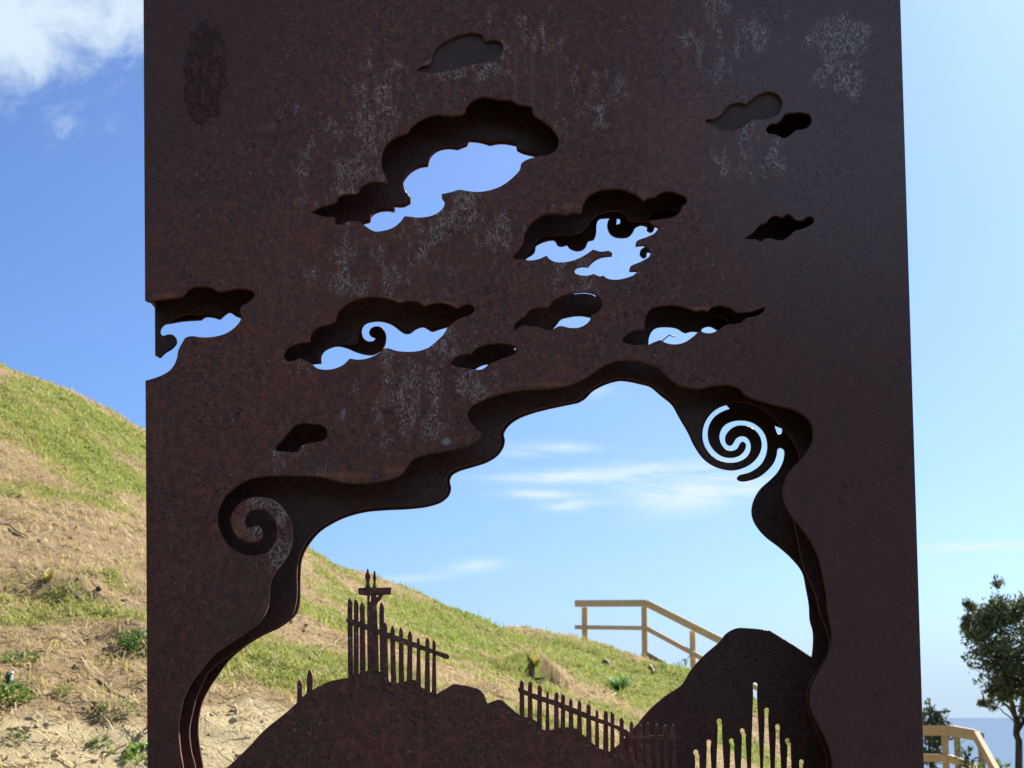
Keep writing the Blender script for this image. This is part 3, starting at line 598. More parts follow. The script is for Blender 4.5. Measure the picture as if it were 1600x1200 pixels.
# back plate: arch with the spiral arm and the mountain
bl_edge = T(*ZB, [(245, 1200), (226, 1085), (212, 965), (215, 880), (240, 760), (290, 660), (350, 570), (400, 500), (470, 430), (550, 370), (650, 310), (760, 258), (850, 190)])
bl2 = [(465, 955), (468.5, 940), (469, 915), (469.5, 895), (471, 877), (476, 862), (485, 847), (498, 832), (515, 820), (540, 808), (570, 800), (600, 797), (640, 795), (670, 791), (690, 784), (702, 773), (705, 762), (703, 752), (706, 743), (717, 736), (740, 729), (762, 721.5), (778, 711), (787, 698), (789, 688), (787.5, 678), (794, 666), (808, 655), (830, 646), (856, 639), (884, 633), (903.5, 629, c), (914, 623), (926, 611), (942, 602), (956, 597), (969, 594.5), (984, 596), (1000, 599.5), (1016, 604), (1032, 617), (1050, 632), (1061, 651), (1075, 675), (1085, 696)]
sp_out = T(*Z8, [(372, 585), (432, 628), (500, 650), (555, 653)])                       # round the outside of the spiral
sp_in = T(*Z8, [(620, 635), (672, 600), (703, 555), (714, 510), (707, 465), (685, 428), (648, 402), (600, 391), (560, 397), (524, 420), (503, 452), (502, 484), (517, 506), (538, 508), (552, 490), (566, 468), (590, 454), (618, 456), (640, 474), (651, 505), (648, 540), (628, 574), (592, 599), (548, 610), (494, 606), (442, 584), (398, 542), (372, 490), (367, 440), (380, 380), (418, 322), (462, 288), (508, 270, c), (530, 294, c), (488, 308), (436, 342), (406, 392), (399, 446), (409, 495), (440, 540), (486, 572), (540, 580), (588, 566), (616, 535), (622, 503), (612, 488), (598, 487), (585, 500), (572, 525), (546, 540), (512, 535), (482, 508), (467, 470), (472, 430), (498, 390), (540, 368), (592, 361), (650, 370), (700, 400), (735, 445), (748, 500), (744, 550), (724, 600), (690, 638), (640, 668), (580, 685), (569, 697), (576, 712), (605, 719), (650, 712), (702, 692), (750, 655), (785, 612), (802, 565), (808, 532), (826, 522), (846, 535), (847, 575), (832, 622), (805, 668), (762, 712), (705, 765), (672, 820), (656, 878), (660, 930), (684, 982), (735, 1042), (820, 1108)])
br = [(1238, 873), (1254, 894), (1260, 920), (1264.5, 945), (1266, 969), (1270.5, 986), (1271, 1007), (1269, 1027, c), (1245, 1011), (1203, 985, c), (1178, 982), (1152, 981.5), (1136, 989), (1124, 1003), (1099, 1025), (1079, 1048), (1066, 1069), (1039, 1088), (1016, 1108), (998, 1129), (982, 1147), (969, 1161), (950, 1182), (920, 1240), (900, BOT, c)]
archB = [(330, BOT, c)] + bl_edge + bl2 + sp_out + sp_in + br
b_chip = T(*Z8, [(788, 391, c), (835, 408, c), (834, 432), (824, 444), (808, 440)])
archM = [(312, BOT, c)] + T(*ZB, [(193, 1200), (167, 1090), (155, 1000), (155, 930), (175, 830), (197, 740), (240, 640), (287, 553), (360, 490), (450, 430), (540, 368), (640, 306), (750, 250), (835, 185)]) \
    + [(460, 953), (464, 930), (464, 895), (466, 875), (472, 858), (482, 842), (496, 827), (514, 815), (540, 803), (570, 795), (600, 792), (640, 790), (670, 786), (687, 780), (697, 771), (699, 762), (697, 750), (701, 740), (714, 731.5), (740, 724), (760, 717), (774, 707), (781, 697), (783, 688), (781.5, 677), (789, 663), (805, 651), (829, 642), (856, 635), (884, 629), (900, 625.5), (911, 618), (924, 607), (940, 598), (956, 593), (969, 590.5), (986, 592), (1003, 596), (1019, 601), (1035, 613), (1053, 629), (1064, 649), (1078, 673), (1088, 694)] \
    + T(*Z8, [(378, 580), (436, 622), (502, 643), (548, 645), (560, 632), (545, 616), (490, 612), (436, 590), (392, 545), (366, 490), (361, 440), (374, 378), (414, 318), (460, 283), (512, 270), (590, 254), (650, 265), (705, 287), (782, 341), (832, 398)]) + [(1226, 672), (1240, 690), (1250, 720), (1244, 760), (1240, 800), (1246, 840), (1256, 885), (1266, 909), (1276, 934), (1282, 962), (1290, 979), (1296, 1000), (1294, 1021), (1280, 1044), (1266, 1066), (1261, 1088), (1264, 1112), (1275, 1140), (1290, 1180), (1292, BOT, c)]
# outer outline (front plate) in pixels, edges followed down to the ground
TOPY, GNDY = -95, 2900
def edgeL(y): return 224 + 6.2 * y / 1200
def edgeR(y): return 1407 + 37.0 * y / 1200
def outer(Y, notch):
    """world outline is the same on every plate; the notch is given in pixels of that plate"""
    f = lambda x, y: (lambda v: (v.x, v.z))(at(x, y, 0))
    pts = [f(edgeL(TOPY), TOPY), f(edgeR(TOPY), TOPY), f(edgeR(GNDY), GNDY), f(edgeL(GNDY), GNDY)]
    nl = topl(smooth(notch, closed=False), Y)
    def xl(z): (x0, z0), (x1, z1) = pts[0], pts[3]; return x0 + (x1 - x0) * (z - z0) / (z1 - z0)
    nl[0] = (xl(nl[0][1]), nl[0][1]); nl[-1] = (xl(nl[-1][1]), nl[-1][1])
    return pts + nl[::-1]
def holes(Y, lst): return [topl(smooth(h), Y) for h in lst]
def shift(h, dx, dy): return [(p[0] + dx, p[1] + dy) + tuple(p[2:]) for p in h]

# reeds: slots with curled heads cut through the mountain
reeds = []
for (x0, x1, hx, hy, r) in [(562, 592, 567, 957, 19), (642, 670, 658, 886, 18), (718, 750, 729, 742, 19), (806, 835, 814, 878, 18), (886, 915, 890, 808, 18), (964, 994, 979, 490, 19), (1044, 1072, 1059, 665, 18), (1122, 1150, 1136, 778, 18), (1202, 1228, 1203, 877, 18), (1286, 1312, 1301, 1025, 18)]:
    pts = []
    for k in range(11):
        a = math.pi * (1.15 - 1.3 * k / 10); pts.append((hx + r * math.cos(a), hy - r * math.sin(a)))
    k1 = 1.0 if hx > (x0 + x1) / 2 - 2 else 0
    pts += [(x1 + 2, hy + r * 1.3), (x1, hy + r * 2.4), (x1 + 8, 1500), (x0 + 8, 1500), (x0, hy + r * 2.4), (x0 - 1, hy + r * 1.4)]
    reeds.append(T(*ZM, pts))
m_c1 = shift(b_cloud1, 0, -4); m_c2 = T(*Z2, [(170, 690, c), (240, 600, c), (300, 520), (400, 505), (600, 480), (690, 380), (740, 345), (900, 330), (960, 400), (1040, 400), (1100, 410, c), (1180, 430, c), (1210, 490, c), (1150, 600, c), (1160, 680, c), (1080, 765, c), (1000, 860, c), (850, 882, c), (690, 860, c), (480, 830, c), (480, 745, c), (300, 725, c), (180, 715, c)])
front_holes = [cloud0, cloud1, cloud2, cloud4, cloud5, cloud6, cloud7, cloud8, cloud9, cloud10, cloud11]
fp = link('front_plate', plate_mesh('front_plate', [outer(0, notchF)] + holes(0, front_holes + [archF]), 0, TH), [M_RUST, M_EDGE], sculpt)
mp = link('middle_plate', plate_mesh('middle_plate', [outer(GM, notchM)] + holes(GM, [m_c1, m_c2, eye2, m_cloud4, shift(b_cloud5, 0, -3), b_slit5, shift(b_cloud6, 0, -3), eye6, b_sliver7, b_dot7, archM]), GM, TH), [M_RUST_SHADE, M_EDGE_SHADE], sculpt)
bp = link('back_plate', plate_mesh('back_plate', [outer(GB, notchB)] + holes(GB, [b_cloud1, b_cloud2, b_pocket2, b_cloud4u, b_cloud4l, b_cloud5, b_slit5, b_cloud6, b_lens6, b_sliver7, b_dot7, b_chip, archB] + reeds), GB, TH), [M_RUST_SHADE, M_EDGE_SHADE], sculpt)
# shallow clouds: a plate lies straight behind the opening
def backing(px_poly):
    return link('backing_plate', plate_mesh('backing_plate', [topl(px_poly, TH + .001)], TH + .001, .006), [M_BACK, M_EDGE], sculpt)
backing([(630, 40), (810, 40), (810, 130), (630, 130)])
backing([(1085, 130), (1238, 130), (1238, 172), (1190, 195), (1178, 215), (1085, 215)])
# unseen sheets added between the plates to block stray light: top and the two sides (the left one is open at the notch)
def slab(name, a, b, w):                   # sheet between plates along the edge a->b (x,z), w = inward thickness
    bm = bmesh.new(); d = Vector((b[0] - a[0], 0, b[1] - a[1])).normalized(); n = Vector((-d.z, 0, d.x)) * w
    A, B = Vector((a[0], 0, a[1])), Vector((b[0], 0, b[1]))
    vs = []
    for y in (TH + .0005, GB - .0005):
        for p in (A, B, B + n, A + n): vs.append(bm.verts.new((p.x, y, p.z)))
    for f in ((0, 1, 2, 3), (7, 6, 5, 4), (0, 4, 5, 1), (1, 5, 6, 2), (2, 6, 7, 3), (3, 7, 4, 0)): bm.faces.new([vs[i] for i in f])
    bmesh.ops.recalc_face_normals(bm, faces=bm.faces)
    me = bpy.data.meshes.new(name); bm.to_mesh(me); bm.free(); return link(name, me, M_RUST_SHADE, sculpt)
ov = outer(0, notchF)
def lx(z, off):
    (x0, z0), (x1, z1) = ov[0], ov[3]; return (x0 + (x1 - x0) * (z - z0) / (z1 - z0) + off, z)
ztop, zb_ = ov[0][1], ov[3][1]
zn1, zn2 = at(230, 464, 0).z, at(230, 600, 0).z
slab('side_light_block', (ov[1][0] - .0005, ztop), (ov[2][0] - .0005, zb_), -.006)
slab('side_light_block', lx(ztop, .0005), lx(zn1, .0005), .006)
slab('side_light_block', lx(zn2, .0005), lx(zb_, .0005), .006)
slab('top_light_block', (ov[0][0] + .007, ztop - .0005), (ov[1][0] - .007, ztop - .0005), -.006)

# hill with pickets, cut from the front sheet
hillpx = [(300, BOT, c), (320, 1232)] + T(300, 1000, 1600 / 600, [(145, 533), (232, 450), (302, 375), (382, 310), (436, 262)]) + T(*ZF, [(190, 1020), (247, 985), (305, 955), (380, 922), (458, 905), (518, 895, c), (560, 880, c), (640, 850), (720, 830), (790, 860), (850, 930), (910, 935), (970, 920), (1040, 912), (1090, 965), (1150, 1000), (1212, 1020, c), (1290, 975), (1345, 942, c), (1440, 955), (1540, 980, c), (1572, 1010)]) \
    + [(761.5, 1099, c), (780, 1093), (787, 1095, c), (799, 1106), (812, 1117)] + T(*ZG, [(225, 536), (295, 560), (370, 640), (440, 640), (510, 622), (565, 620), (635, 630), (710, 690), (785, 758), (850, 800), (920, 822), (985, 772, c), (1030, 790), (1060, 850), (1200, 925), (1260, 1010)]) + [(1040, BOT, c)]
hs = link('hill_silhouette', plate_mesh('hill_silhouette', [topl(smooth(hillpx), .0)], .0, TH), [M_RUST, M_EDGE], sculpt)
def flat_piece(name, pts, proud, parent, sm=True):
    p = smooth(pts, 1.6) if sm else pts
    return link(name, plate_mesh(name, [topl(p, -proud)], -proud, TH + 2 * proud, .0006), [M_RUST, M_EDGE], parent)
def picket(zz, xl, xr, tipx, tip, bl, brr, bot, sh=34, name='picket'):
    jl, jr = random.uniform(-2, 2), random.uniform(-2, 2)
    pts = [(bl, bot, c), (xl + jl, tip + sh * 2.6), (xl + 1, tip + sh), (tipx - 6, tip + 6), (tipx, tip), (tipx + 6, tip + 7), (xr - 1, tip + sh), (xr + jr, tip + sh * 2.6), (brr, bot, c)]
    return flat_piece(name, T(*zz, pts), .0012, hs)
# left fence
for a in [(515, 552, 531, 270, 518, 556, 910), (563, 600, 578, 278, 560, 600, 880), (610, 648, 628, 300, 610, 655, 860), (765, 799, 778, 303, 770, 800, 900), (802, 825, 808, 458, 800, 836, 960),
          (850, 885, 866, 487, 854, 898, 965), (916, 948, 932, 500, 914, 958, 960), (985, 1020, 1002, 527, 976, 1023, 950), (1055, 1080, 1067, 578, 1048, 1090, 1000), (1122, 1155, 1139, 578, 1115, 1160, 1030), (1176, 1206, 1188, 595, 1172, 1211, 1040)]:
    picket(ZF, *a)
flat_piece('rail', T(*ZF, [(502, 432, c), (560, 440), (670, 478), (760, 515), (850, 548), (1000, 602), (1200, 680), (1306, 718), (1308, 742), (1290, 748), (1195, 712), (1000, 648), (850, 595), (760, 560), (660, 520), (560, 485), (505, 462, c)]), .0024, hs)
flat_piece('gate_post', T(*ZF, [(672, 850, c), (668, 600), (668, 246, c), (686, 246, c), (687, 300), (694, 300), (697, 248, c), (736, 248, c), (742, 268), (758, 250, c), (792, 246, c), (770, 282), (746, 310), (745, 400), (752, 600), (758, 850, c)]), .0018, hs)
flat_piece('cross_bar', T(*ZF, [(594, 196, c), (660, 190), (760, 192), (857, 188, c), (852, 240, c), (760, 246), (660, 248), (602, 242, c)]), .0027, hs)
def finial(zz, cx_, top, wid, base, wb):
    return flat_piece('finial', T(*zz, [(cx_ - wb, base, c), (cx_ - wid * .55, base - (base - top) * .35), (cx_ - wid, top + (base - top) * .42), (cx_ - wid * .7, top + (base - top) * .24), (cx_ - 6, top + (base - top) * .12), (cx_ - 5, top), (cx_ + 4, top), (cx_ + 6, top + (base - top) * .12), (cx_ + wid * .7, top + (base - top) * .24), (cx_ + wid, top + (base - top) * .42), (cx_ + wid * .55, base - (base - top) * .35), (cx_ + wb, base, c)]), .0012, hs)
finial(ZF, 671, 45, 20, 196, 20); finial(ZF, 724, 60, 12, 196, 18)
picket(ZF, 121, 160, 139, 908, 116, 176, 1100, 40, 'finial_post'); picket(ZF, 197, 243, 218, 828, 188, 252, 1060, 60, 'finial_post')
# right fence
for a in [(170, 206, 186, 225, 170, 213, 570), (241, 275, 257, 233, 237, 279, 600), (320, 356, 337, 263, 310, 358, 680), (392, 415, 403, 318, 384, 423, 680), (462, 495, 481, 323, 457, 499, 670), (515, 549, 522, 336, 514, 552, 660),
          (583, 612, 597, 378, 579, 624, 670), (655, 686, 667, 393, 646, 694, 720), (727, 763, 745, 422, 724, 773, 790), (804, 828, 815, 473, 800, 836, 840), (873, 905, 890, 478, 866, 911, 870), (930, 961, 936, 488, 928, 962, 880),
          (1004, 1040, 1020, 538, 1001, 1046, 900), (1090, 1118, 1104, 568, 1088, 1130, 960), (1156, 1195, 1170, 588, 1160, 1205, 1010), (1228, 1252, 1240, 583, 1222, 1280, 1040), (1300, 1330, 1313, 590, 1306, 1350, 1100), (1368, 1405, 1392, 597, 1380, 1415, 1250), (1437, 1468, 1452, 598, 1440, 1492, 1450)]:
    picket(ZG, *a, 24)
flat_piece('rail', T(*ZG, [(155, 300, c), (165, 288), (230, 316), (300, 342), (440, 388), (560, 432), (705, 492), (850, 552), (980, 604), (1060, 640), (1120, 690), (1300, 690), (1500, 690), (1516, 705), (1500, 722), (1300, 728), (1120, 722), (1050, 700), (980, 638), (850, 590), (705, 540), (560, 484), (440, 434), (300, 390), (230, 358), (165, 328)]), .0024, hs)
# thin wire end in the cloud opening
def tube(name, pts, rad, mat, parent=None, seg=6):
    bm = bmesh.new(); rings = []
    P = [Vector(p) for p in pts]; rad = rad if isinstance(rad, (list, tuple)) else [rad] * len(P)
    for i, p in enumerate(P):
        t = (P[min(i + 1, len(P) - 1)] - P[max(i - 1, 0)]).normalized()
        u = t.cross(Vector((0, 0, 1)) if abs(t.z) < .9 else Vector((1, 0, 0))).normalized(); v = t.cross(u)
        rings.append([bm.verts.new(p + (u * math.cos(2 * math.pi * k / seg) + v * math.sin(2 * math.pi * k / seg)) * rad[i]) for k in range(seg)])
    for a, b in zip(rings, rings[1:]):
        for k in range(seg): bm.faces.new((a[k], a[(k + 1) % seg], b[(k + 1) % seg], b[k]))
    bm.faces.new(rings[0][::-1]); bm.faces.new(rings[-1])
    me = bpy.data.meshes.new(name); bm.to_mesh(me); bm.free()
    for p in me.polygons: p.use_smooth = True
    return link(name, me, mat, parent)
M_WIRE = NT('dark_wire', .6).m; M_WIRE.node_tree.nodes['Principled BSDF'].inputs['Base Color'].default_value = (.05, .05, .06, 1)
tube('wire', [at(*T(*Z5, [(922, 380)])[0], GB + .02), at(*T(*Z5, [(932, 368)])[0], GB + .03), at(*T(*Z5, [(965, 341)])[0], GB + .03), at(*T(*Z5, [(1000, 350)])[0], GB + .035)], .0011, M_WIRE, sculpt)

# ------------------------------------------------------------------ timber railings
def beam(name, a, b, w, h, mat, parent, up=Vector((0, 0, 1)), jit=0.0):
    """box from a to b, w across, h in 'up'; edges eased"""
    a, b = Vector(a), Vector(b); d = (b - a).normalized(); s = d.cross(up).normalized(); u = s.cross(d).normalized()
    bm = bmesh.new(); vs = []
    for p in (a, b):
        for (i, j) in ((-1, -1), (1, -1), (1, 1), (-1, 1)): vs.append(bm.verts.new(p + s * w / 2 * i + u * h / 2 * j))
    for f in ((0, 1, 2, 3), (7, 6, 5, 4), (0, 4, 5, 1), (1, 5, 6, 2), (2, 6, 7, 3), (3, 7, 4, 0)): bm.faces.new([vs[i] for i in f])
    bmesh.ops.recalc_face_normals(bm, faces=bm.faces)
    bmesh.ops.bevel(bm, geom=list(bm.edges), offset=.004, segments=1, affect='EDGES')
    me = bpy.data.meshes.new(name); bm.to_mesh(me); bm.free(); return link(name, me, mat, parent)
def post(x, y, z0, z1, parent, w=.1, mat=None): return beam('post', (x, y, z0), (x, y, z1), w, w, mat or M_PINE, parent, Vector((.25, 1, 0)).normalized())
# rail on the crest of the hill
YR = 29 - D
A = at(898, 943, YR + .0); B = at(1010, 942.5, YR); root = empty('hill_railing', (B.x, B.y, at(1008, 1020, YR).z), 'pale timber handrail stepping down the crest of the grassy hill', 'railing')
Cc = at(1260, 1069, YR - 1.2)
beam('top_rail', A, B, .05, .115, M_PINE, root); beam('top_rail', B, Cc, .05, .12, M_PINE, root)
A2, B2 = at(898, 980, YR), at(1010, 981.5, YR); C2 = at(1260, 1117, YR - 1.2)
beam('mid_rail', A2 + Vector((0, -.004, 0)), B2 + Vector((0, -.004, 0)), .045, .07, M_PINE, root); beam('mid_rail', B2, C2, .045, .08, M_PINE, root)
S0_, S1_ = at(1004, 1019, YR + .1), at(1262, 1168, YR - 1.1)
beam('stringer', S0_, S1_, .05, .10, M_PINE_GREY, root)
for px, ytop, ybot, yy in [(914.5, 949, 1030, YR), (1008.5, 948, 1060, YR), (1085, 986, 1120, YR - .3), (1165, 1026, 1170, YR - .7), (1245, 1068, 1220, YR - 1.1)]:
    v0, v1 = at(px, ybot, yy + .08), at(px, ytop, yy + .08); post(v0.x, v0.y, v0.z, v1.z, root, .095)
pk = at(1063, 1052, YR - .5); beam('peg', pk + Vector((0, 0, -.25)), pk + Vector((0, 0, .05)), .045, .045, M_PINE, root, Vector((0, 1, 0)))
# railing of the landing on the right
YD = 16 - D
root = empty('landing_railing', tuple(at(1480, 1300, YD)), 'pale timber railing of a stair landing beside the sea, right of the sculpture', 'railing')
pA, pB, pC = at(1395, 1141.5, YD + .5), at(1483, 1141, YD - .1), at(1525, 1149, YD - .35)
pE = at(1572, 1234, YD - 1.3)
beam('top_rail', pA, pB, .05, .095, M_PINE, root); beam('top_rail', pB, pC, .05, .098, M_PINE, root); beam('top_rail', pC, pE, .05, .092, M_PINE, root)
qA, qB, qC = at(1395, 1182, YD + .5), at(1483, 1185, YD - .1), at(1525, 1199, YD - .35); qE = at(1570, 1290, YD - 1.3)
beam('mid_rail', qA, qB, .045, .07, M_PINE, root); beam('mid_rail', qB, qC, .045, .07, M_PINE, root); beam('mid_rail', qC, qE, .045, .07, M_PINE, root)
for px, yt, yy, m in [(1476, 1148, YD - .02, M_PINE), (1495, 1150, YD + .12, M_PINE_GREY), (1532, 1145, YD - .05, M_PINE_GREY), (1420, 1148, YD + .42, M_PINE)]:
    v1 = at(px, yt, yy); post(v1.x, v1.y, v1.z - 1.6, v1.z, root, .065 if m is M_PINE else .06, m)

# ------------------------------------------------------------------ vegetation
def leaf_mesh(name, centers, dirs, L, W, cols):
    """one folded leaf (4 tris) per centre"""
    m = len(centers); P = np.asarray(centers); d = np.asarray(dirs); d = d / np.linalg.norm(d, axis=1, keepdims=True)
    r = rng.normal(size=(m, 3)); s = np.cross(d, r); s /= np.linalg.norm(s, axis=1, keepdims=True); n = np.cross(s, d)
    L = L * (.6 + .8 * rng.random((m, 1))); W = W * (.7 + .6 * rng.random((m, 1)))
    V = np.stack([P, P + d * L * .45 + s * W + n * W * .35, P + d * L, P + d * L * .45 - s * W + n * W * .35, P + d * L * .5 - n * W * .1], 1).reshape(-1, 3)
    o = np.arange(m) * 5
    t = np.concatenate([np.stack([o, o + 1, o + 4], 1), np.stack([o + 1, o + 2, o + 4], 1), np.stack([o + 4, o + 2, o + 3], 1), np.stack([o, o + 4, o + 3], 1)])
    me = npmesh(name, V, [t])
    k = rng.integers(0, len(cols), m); cc = np.array(cols)[k] * (.75 + .5 * rng.random((m, 1)))
    ca = me.color_attributes.new('Col', 'FLOAT_COLOR', 'POINT'); ca.data.foreach_set('color', np.repeat(np.c_[cc, np.ones(m)], 5, 0).astype(np.float32).ravel())
    return me
def tubes_mesh(name, branches, seg=6):
    V, Fq = [], []; off = 0
    for pts, rad in branches:
        P = [Vector(p) for p in pts]; n = len(P)
        for i, p in enumerate(P):
            t = (P[min(i + 1, n - 1)] - P[max(i - 1, 0)]).normalized(); u = t.cross(Vector((.3, .2, 1)) if abs(t.z) < .9 else Vector((1, .1, 0))).normalized(); v = t.cross(u)
            for k in range(seg): V.append(p + (u * math.cos(2 * math.pi * k / seg) + v * math.sin(2 * math.pi * k / seg)) * rad[i])
        for i in range(n - 1):
            for k in range(seg): Fq.append((off + i * seg + k, off + i * seg + (k + 1) % seg, off + (i + 1) * seg + (k + 1) % seg, off + (i + 1) * seg + k))
        off += n * seg
    return npmesh(name, np.array([v[:] for v in V]), [np.array(Fq)], True)
TREE_COL = [(.10, .135, .075), (.14, .175, .085), (.075, .10, .06), (.21, .24, .13)]
def wiggle(a, b, n, amp):
    a, b = Vector(a), Vector(b); out = []
    L = (b - a).length
    for i in range(n + 1):
        t = i / n; o = Vector(rng.normal(size=3)) * amp * L * math.sin(math.pi * t); out.append(a.lerp(b, t) + o)
    return out
def tree(name, label, base, stems, clusters, r0, leaf, nleaf, cat='tree'):
    """stems: list of pixel polylines at depth; clusters: (px,py,dy,radius) crown clumps reached by twigs"""
    root = empty(name, tuple(base), label, cat)
    br_ = []
    for pts, ra, rb in stems:
        P = [Vector(p) for p in pts]; Q = []
        for i in range(len(P) - 1): Q += wiggle(P[i], P[i + 1], 3, .05)[:-1]
        Q.append(P[-1]); n = len(Q); br_.append((Q, [ra + (rb - ra) * i / (n - 1) for i in range(n)]))
    pool = [p for q, _ in br_ for p in q[len(q) // 3:]]
    cen, dirs = [], []
    for (p, rad, dens) in clusters:
        p = Vector(p); q = min(pool, key=lambda s: (s - p).length + max(0, s.z - p.z) * 1.5)
        br_.append((wiggle(q, p, 4, .06), [.012, .010, .008, .006, .004]))
        k = max(3, int(7 * dens))
        for j in range(k):
            e = p + Vector(rng.normal(size=3)) * rad * .55
            br_.append((wiggle(p.lerp(q, .15 * random.random()), e, 2, .08), [.004, .003, .002]))
            m = int(nleaf * dens * (.6 + .8 * random.random()))
            cl = np.array(e[:]) + rng.normal(size=(m, 3)) * rad * .24
            cen.append(cl); dd = rng.normal(size=(m, 3)) * .8 + (cl - np.array(p[:])) / max(rad, .01) * .8 + np.array([0, 0, .35]); dirs.append(dd)
    link('trunk', tubes_mesh('trunk', br_), M_BARK, root)
    link('crown', leaf_mesh('crown', np.concatenate(cen), np.concatenate(dirs), leaf, leaf * .26, TREE_COL), M_LEAF, root)
    return root
YT = 20 - D
def tp(px, py, dy=0): return at(px, py, YT + dy)
cl = []
def cluster(px, py, rpx, dens=1.0, dy=None):
    dy = random.uniform(-.35, .35) if dy is None else dy
    cl.append((tp(px, py, dy), rpx * 1.15 * 20 / F_PX, dens))
for a in [(1562, 945, 16), (1548, 962, 18), (1580, 960, 20), (1530, 975, 15), (1515, 965, 11), (1600, 950, 20), (1625, 945, 26), (1655, 965, 26), (1520, 990, 13, .8), (1545, 985, 20), (1575, 990, 24), (1610, 985, 26), (1645, 1000, 26), (1680, 990, 24),
          (1555, 1015, 18), (1585, 1020, 26), (1620, 1025, 28), (1660, 1035, 26), (1562, 1045, 16), (1590, 1050, 24), (1625, 1060, 26), (1572, 1068, 14), (1600, 1078, 18), (1640, 1085, 22), (1558, 1076, 9, .8), (1608, 1100, 12, .8), (1545, 1098, 6, .5), (1536, 1097, 5, .6),
          (1528, 1005, 12, .35), (1520, 1030, 12, .22), (1530, 1050, 12, .22), (1540, 1070, 10, .2), (1512, 1040, 8, .15), (1585, 975, 22), (1605, 1005, 26), (1700, 1020, 28), (1690, 1060, 24), (1660, 1070, 22), (1605, 1062, 22), (1580, 1035, 20), (1625, 1095, 20), (1650, 1115, 24), (1612, 1075, 18), (1540, 1000, 16), (1552, 1030, 16), (1535, 1018, 12, .7)]:
    cluster(*a)
b0 = tp(1596, 1330)
stems = [([b0, tp(1594, 1240), tp(1592, 1180), tp(1589, 1125, .05), tp(1580, 1095, .05), tp(1572, 1060, .1), tp(1570, 1010, .1), tp(1562, 955, .05)], .055, .010),
         ([tp(1590, 1130), tp(1600, 1090, -.1), tp(1610, 1040, -.15), tp(1615, 980, -.2)], .03, .008), ([tp(1588, 1120), tp(1570, 1100, .2), tp(1553, 1070, .2), tp(1535, 1030, .2), tp(1522, 985, .15)], .022, .005),
         ([tp(1592, 1150), tp(1585, 1128, .1), tp(1562, 1106, .1), tp(1536, 1097, .1)], .012, .004), ([tp(1591, 1140), tp(1610, 1110, .2), tp(1640, 1060, .3), tp(1660, 990, .3)], .03, .008), ([tp(1594, 1190), tp(1589, 1172, -.1), tp(1590, 1150, -.1)], .012, .008)]
tree('coastal_tree', 'dark leafy tree with slender forked trunk against the sea, at the right edge', b0, stems, cl, .05, .055, 62)
YS = 19 - D
cl = [(at(px, py, YS + random.uniform(-.2, .2)), r * 19 / F_PX, d_) for px, py, r, d_ in [(1452, 1112, 9, .8), (1462, 1122, 12, 1), (1472, 1122, 8, .7), (1448, 1128, 12, 1), (1468, 1135, 9, .8), (1445, 1150, 12, .8), (1458, 1158, 11, .9), (1466, 1168, 8, .6), (1450, 1178, 14, 1), (1430, 1130, 14, 1), (1455, 1196, 14, 1), (1465, 1150, 8, .5)]]
sb = at(1450, 1330, YS)
tree('coastal_shrub', 'small green shrub behind the landing railing, next to the sculpture edge', sb, [([sb, at(1450, 1240, YS), at(1454, 1180, YS), at(1456, 1135, YS), at(1452, 1108, YS)], .03, .005), ([at(1451, 1220, YS), at(1464, 1170, YS), at(1470, 1122, YS)], .015, .004)], cl, .03, .05, 34, 'shrub')
cl = [(at(px, py, YD - .6 + random.uniform(-.1, .1)), r * 15 / F_PX, d_) for px, py, r, d_ in [(1503, 1168, 5, .5), (1512, 1183, 6, .6), (1560, 1202, 8, .8), (1566, 1196, 5, .5), (1507, 1196, 8, .7), (1530, 1215, 12, 1)]]
TREE_COL = [(.10, .20, .03), (.14, .24, .05)]
sb = at(1520, 1300, YD - .6)
tree('young_shrub', 'bright green young shoots showing through the landing railing', sb, [([sb, at(1518, 1230, YD - .6), at(1512, 1185, YD - .6)], .012, .004), ([sb, at(1540, 1230, YD - .6), at(1562, 1200, YD - .6)], .012, .004)], cl, .01, .06, 8, 'shrub')

def rosette(name, label, px, py, d, rad, n, cols, up=.6, wid=.014, group=None, cat='plant'):
    v = Vector((*surf(px, py), 0)); z = float(height(np.array([v.x]), np.array([v.y]))[0]); b0 = Vector((v.x, v.y, z - .01))
    V, Q, C_ = [], [], []
    for i in range(n):
        a = 2 * math.pi * i / n + random.uniform(-.3, .3); L = rad * random.uniform(.55, 1.1); e = up * random.uniform(.4, 1.4)
        dr = Vector((math.cos(a), math.sin(a), 0)); s = Vector((-dr.y, dr.x, 0)); w = wid * random.uniform(.7, 1.3)
        prof = [(0, .25, 0), (.3, .8, .45), (.65, 1.0, .8), (.88, .6, .85), (1, .05, .75)]; o = len(V)
        for (t, ww, hh) in prof:
            p = b0 + dr * L * t + Vector((0, 0, L * e * hh)); V += [p - s * w * ww, p + s * w * ww]
        for k in range(4): Q.append((o + 2 * k, o + 2 * k + 1, o + 2 * k + 3, o + 2 * k + 2))
        cc = Vector(random.choice(cols)) * random.uniform(.75, 1.3); C_ += [tuple(cc) + (1,)] * 10
    me = npmesh(name, np.array([p[:] for p in V]), [np.array(Q)])
    ca = me.color_attributes.new('Col', 'FLOAT_COLOR', 'POINT'); ca.data.foreach_set('color', np.array(C_, np.float32).ravel())
    o = link(name, me, M_LEAF); tag(o, label, cat, group); return o
GR = [(.09, .19, .03), (.13, .23, .045), (.07, .14, .03)]
WG = 'green weeds growing on the bare slope'
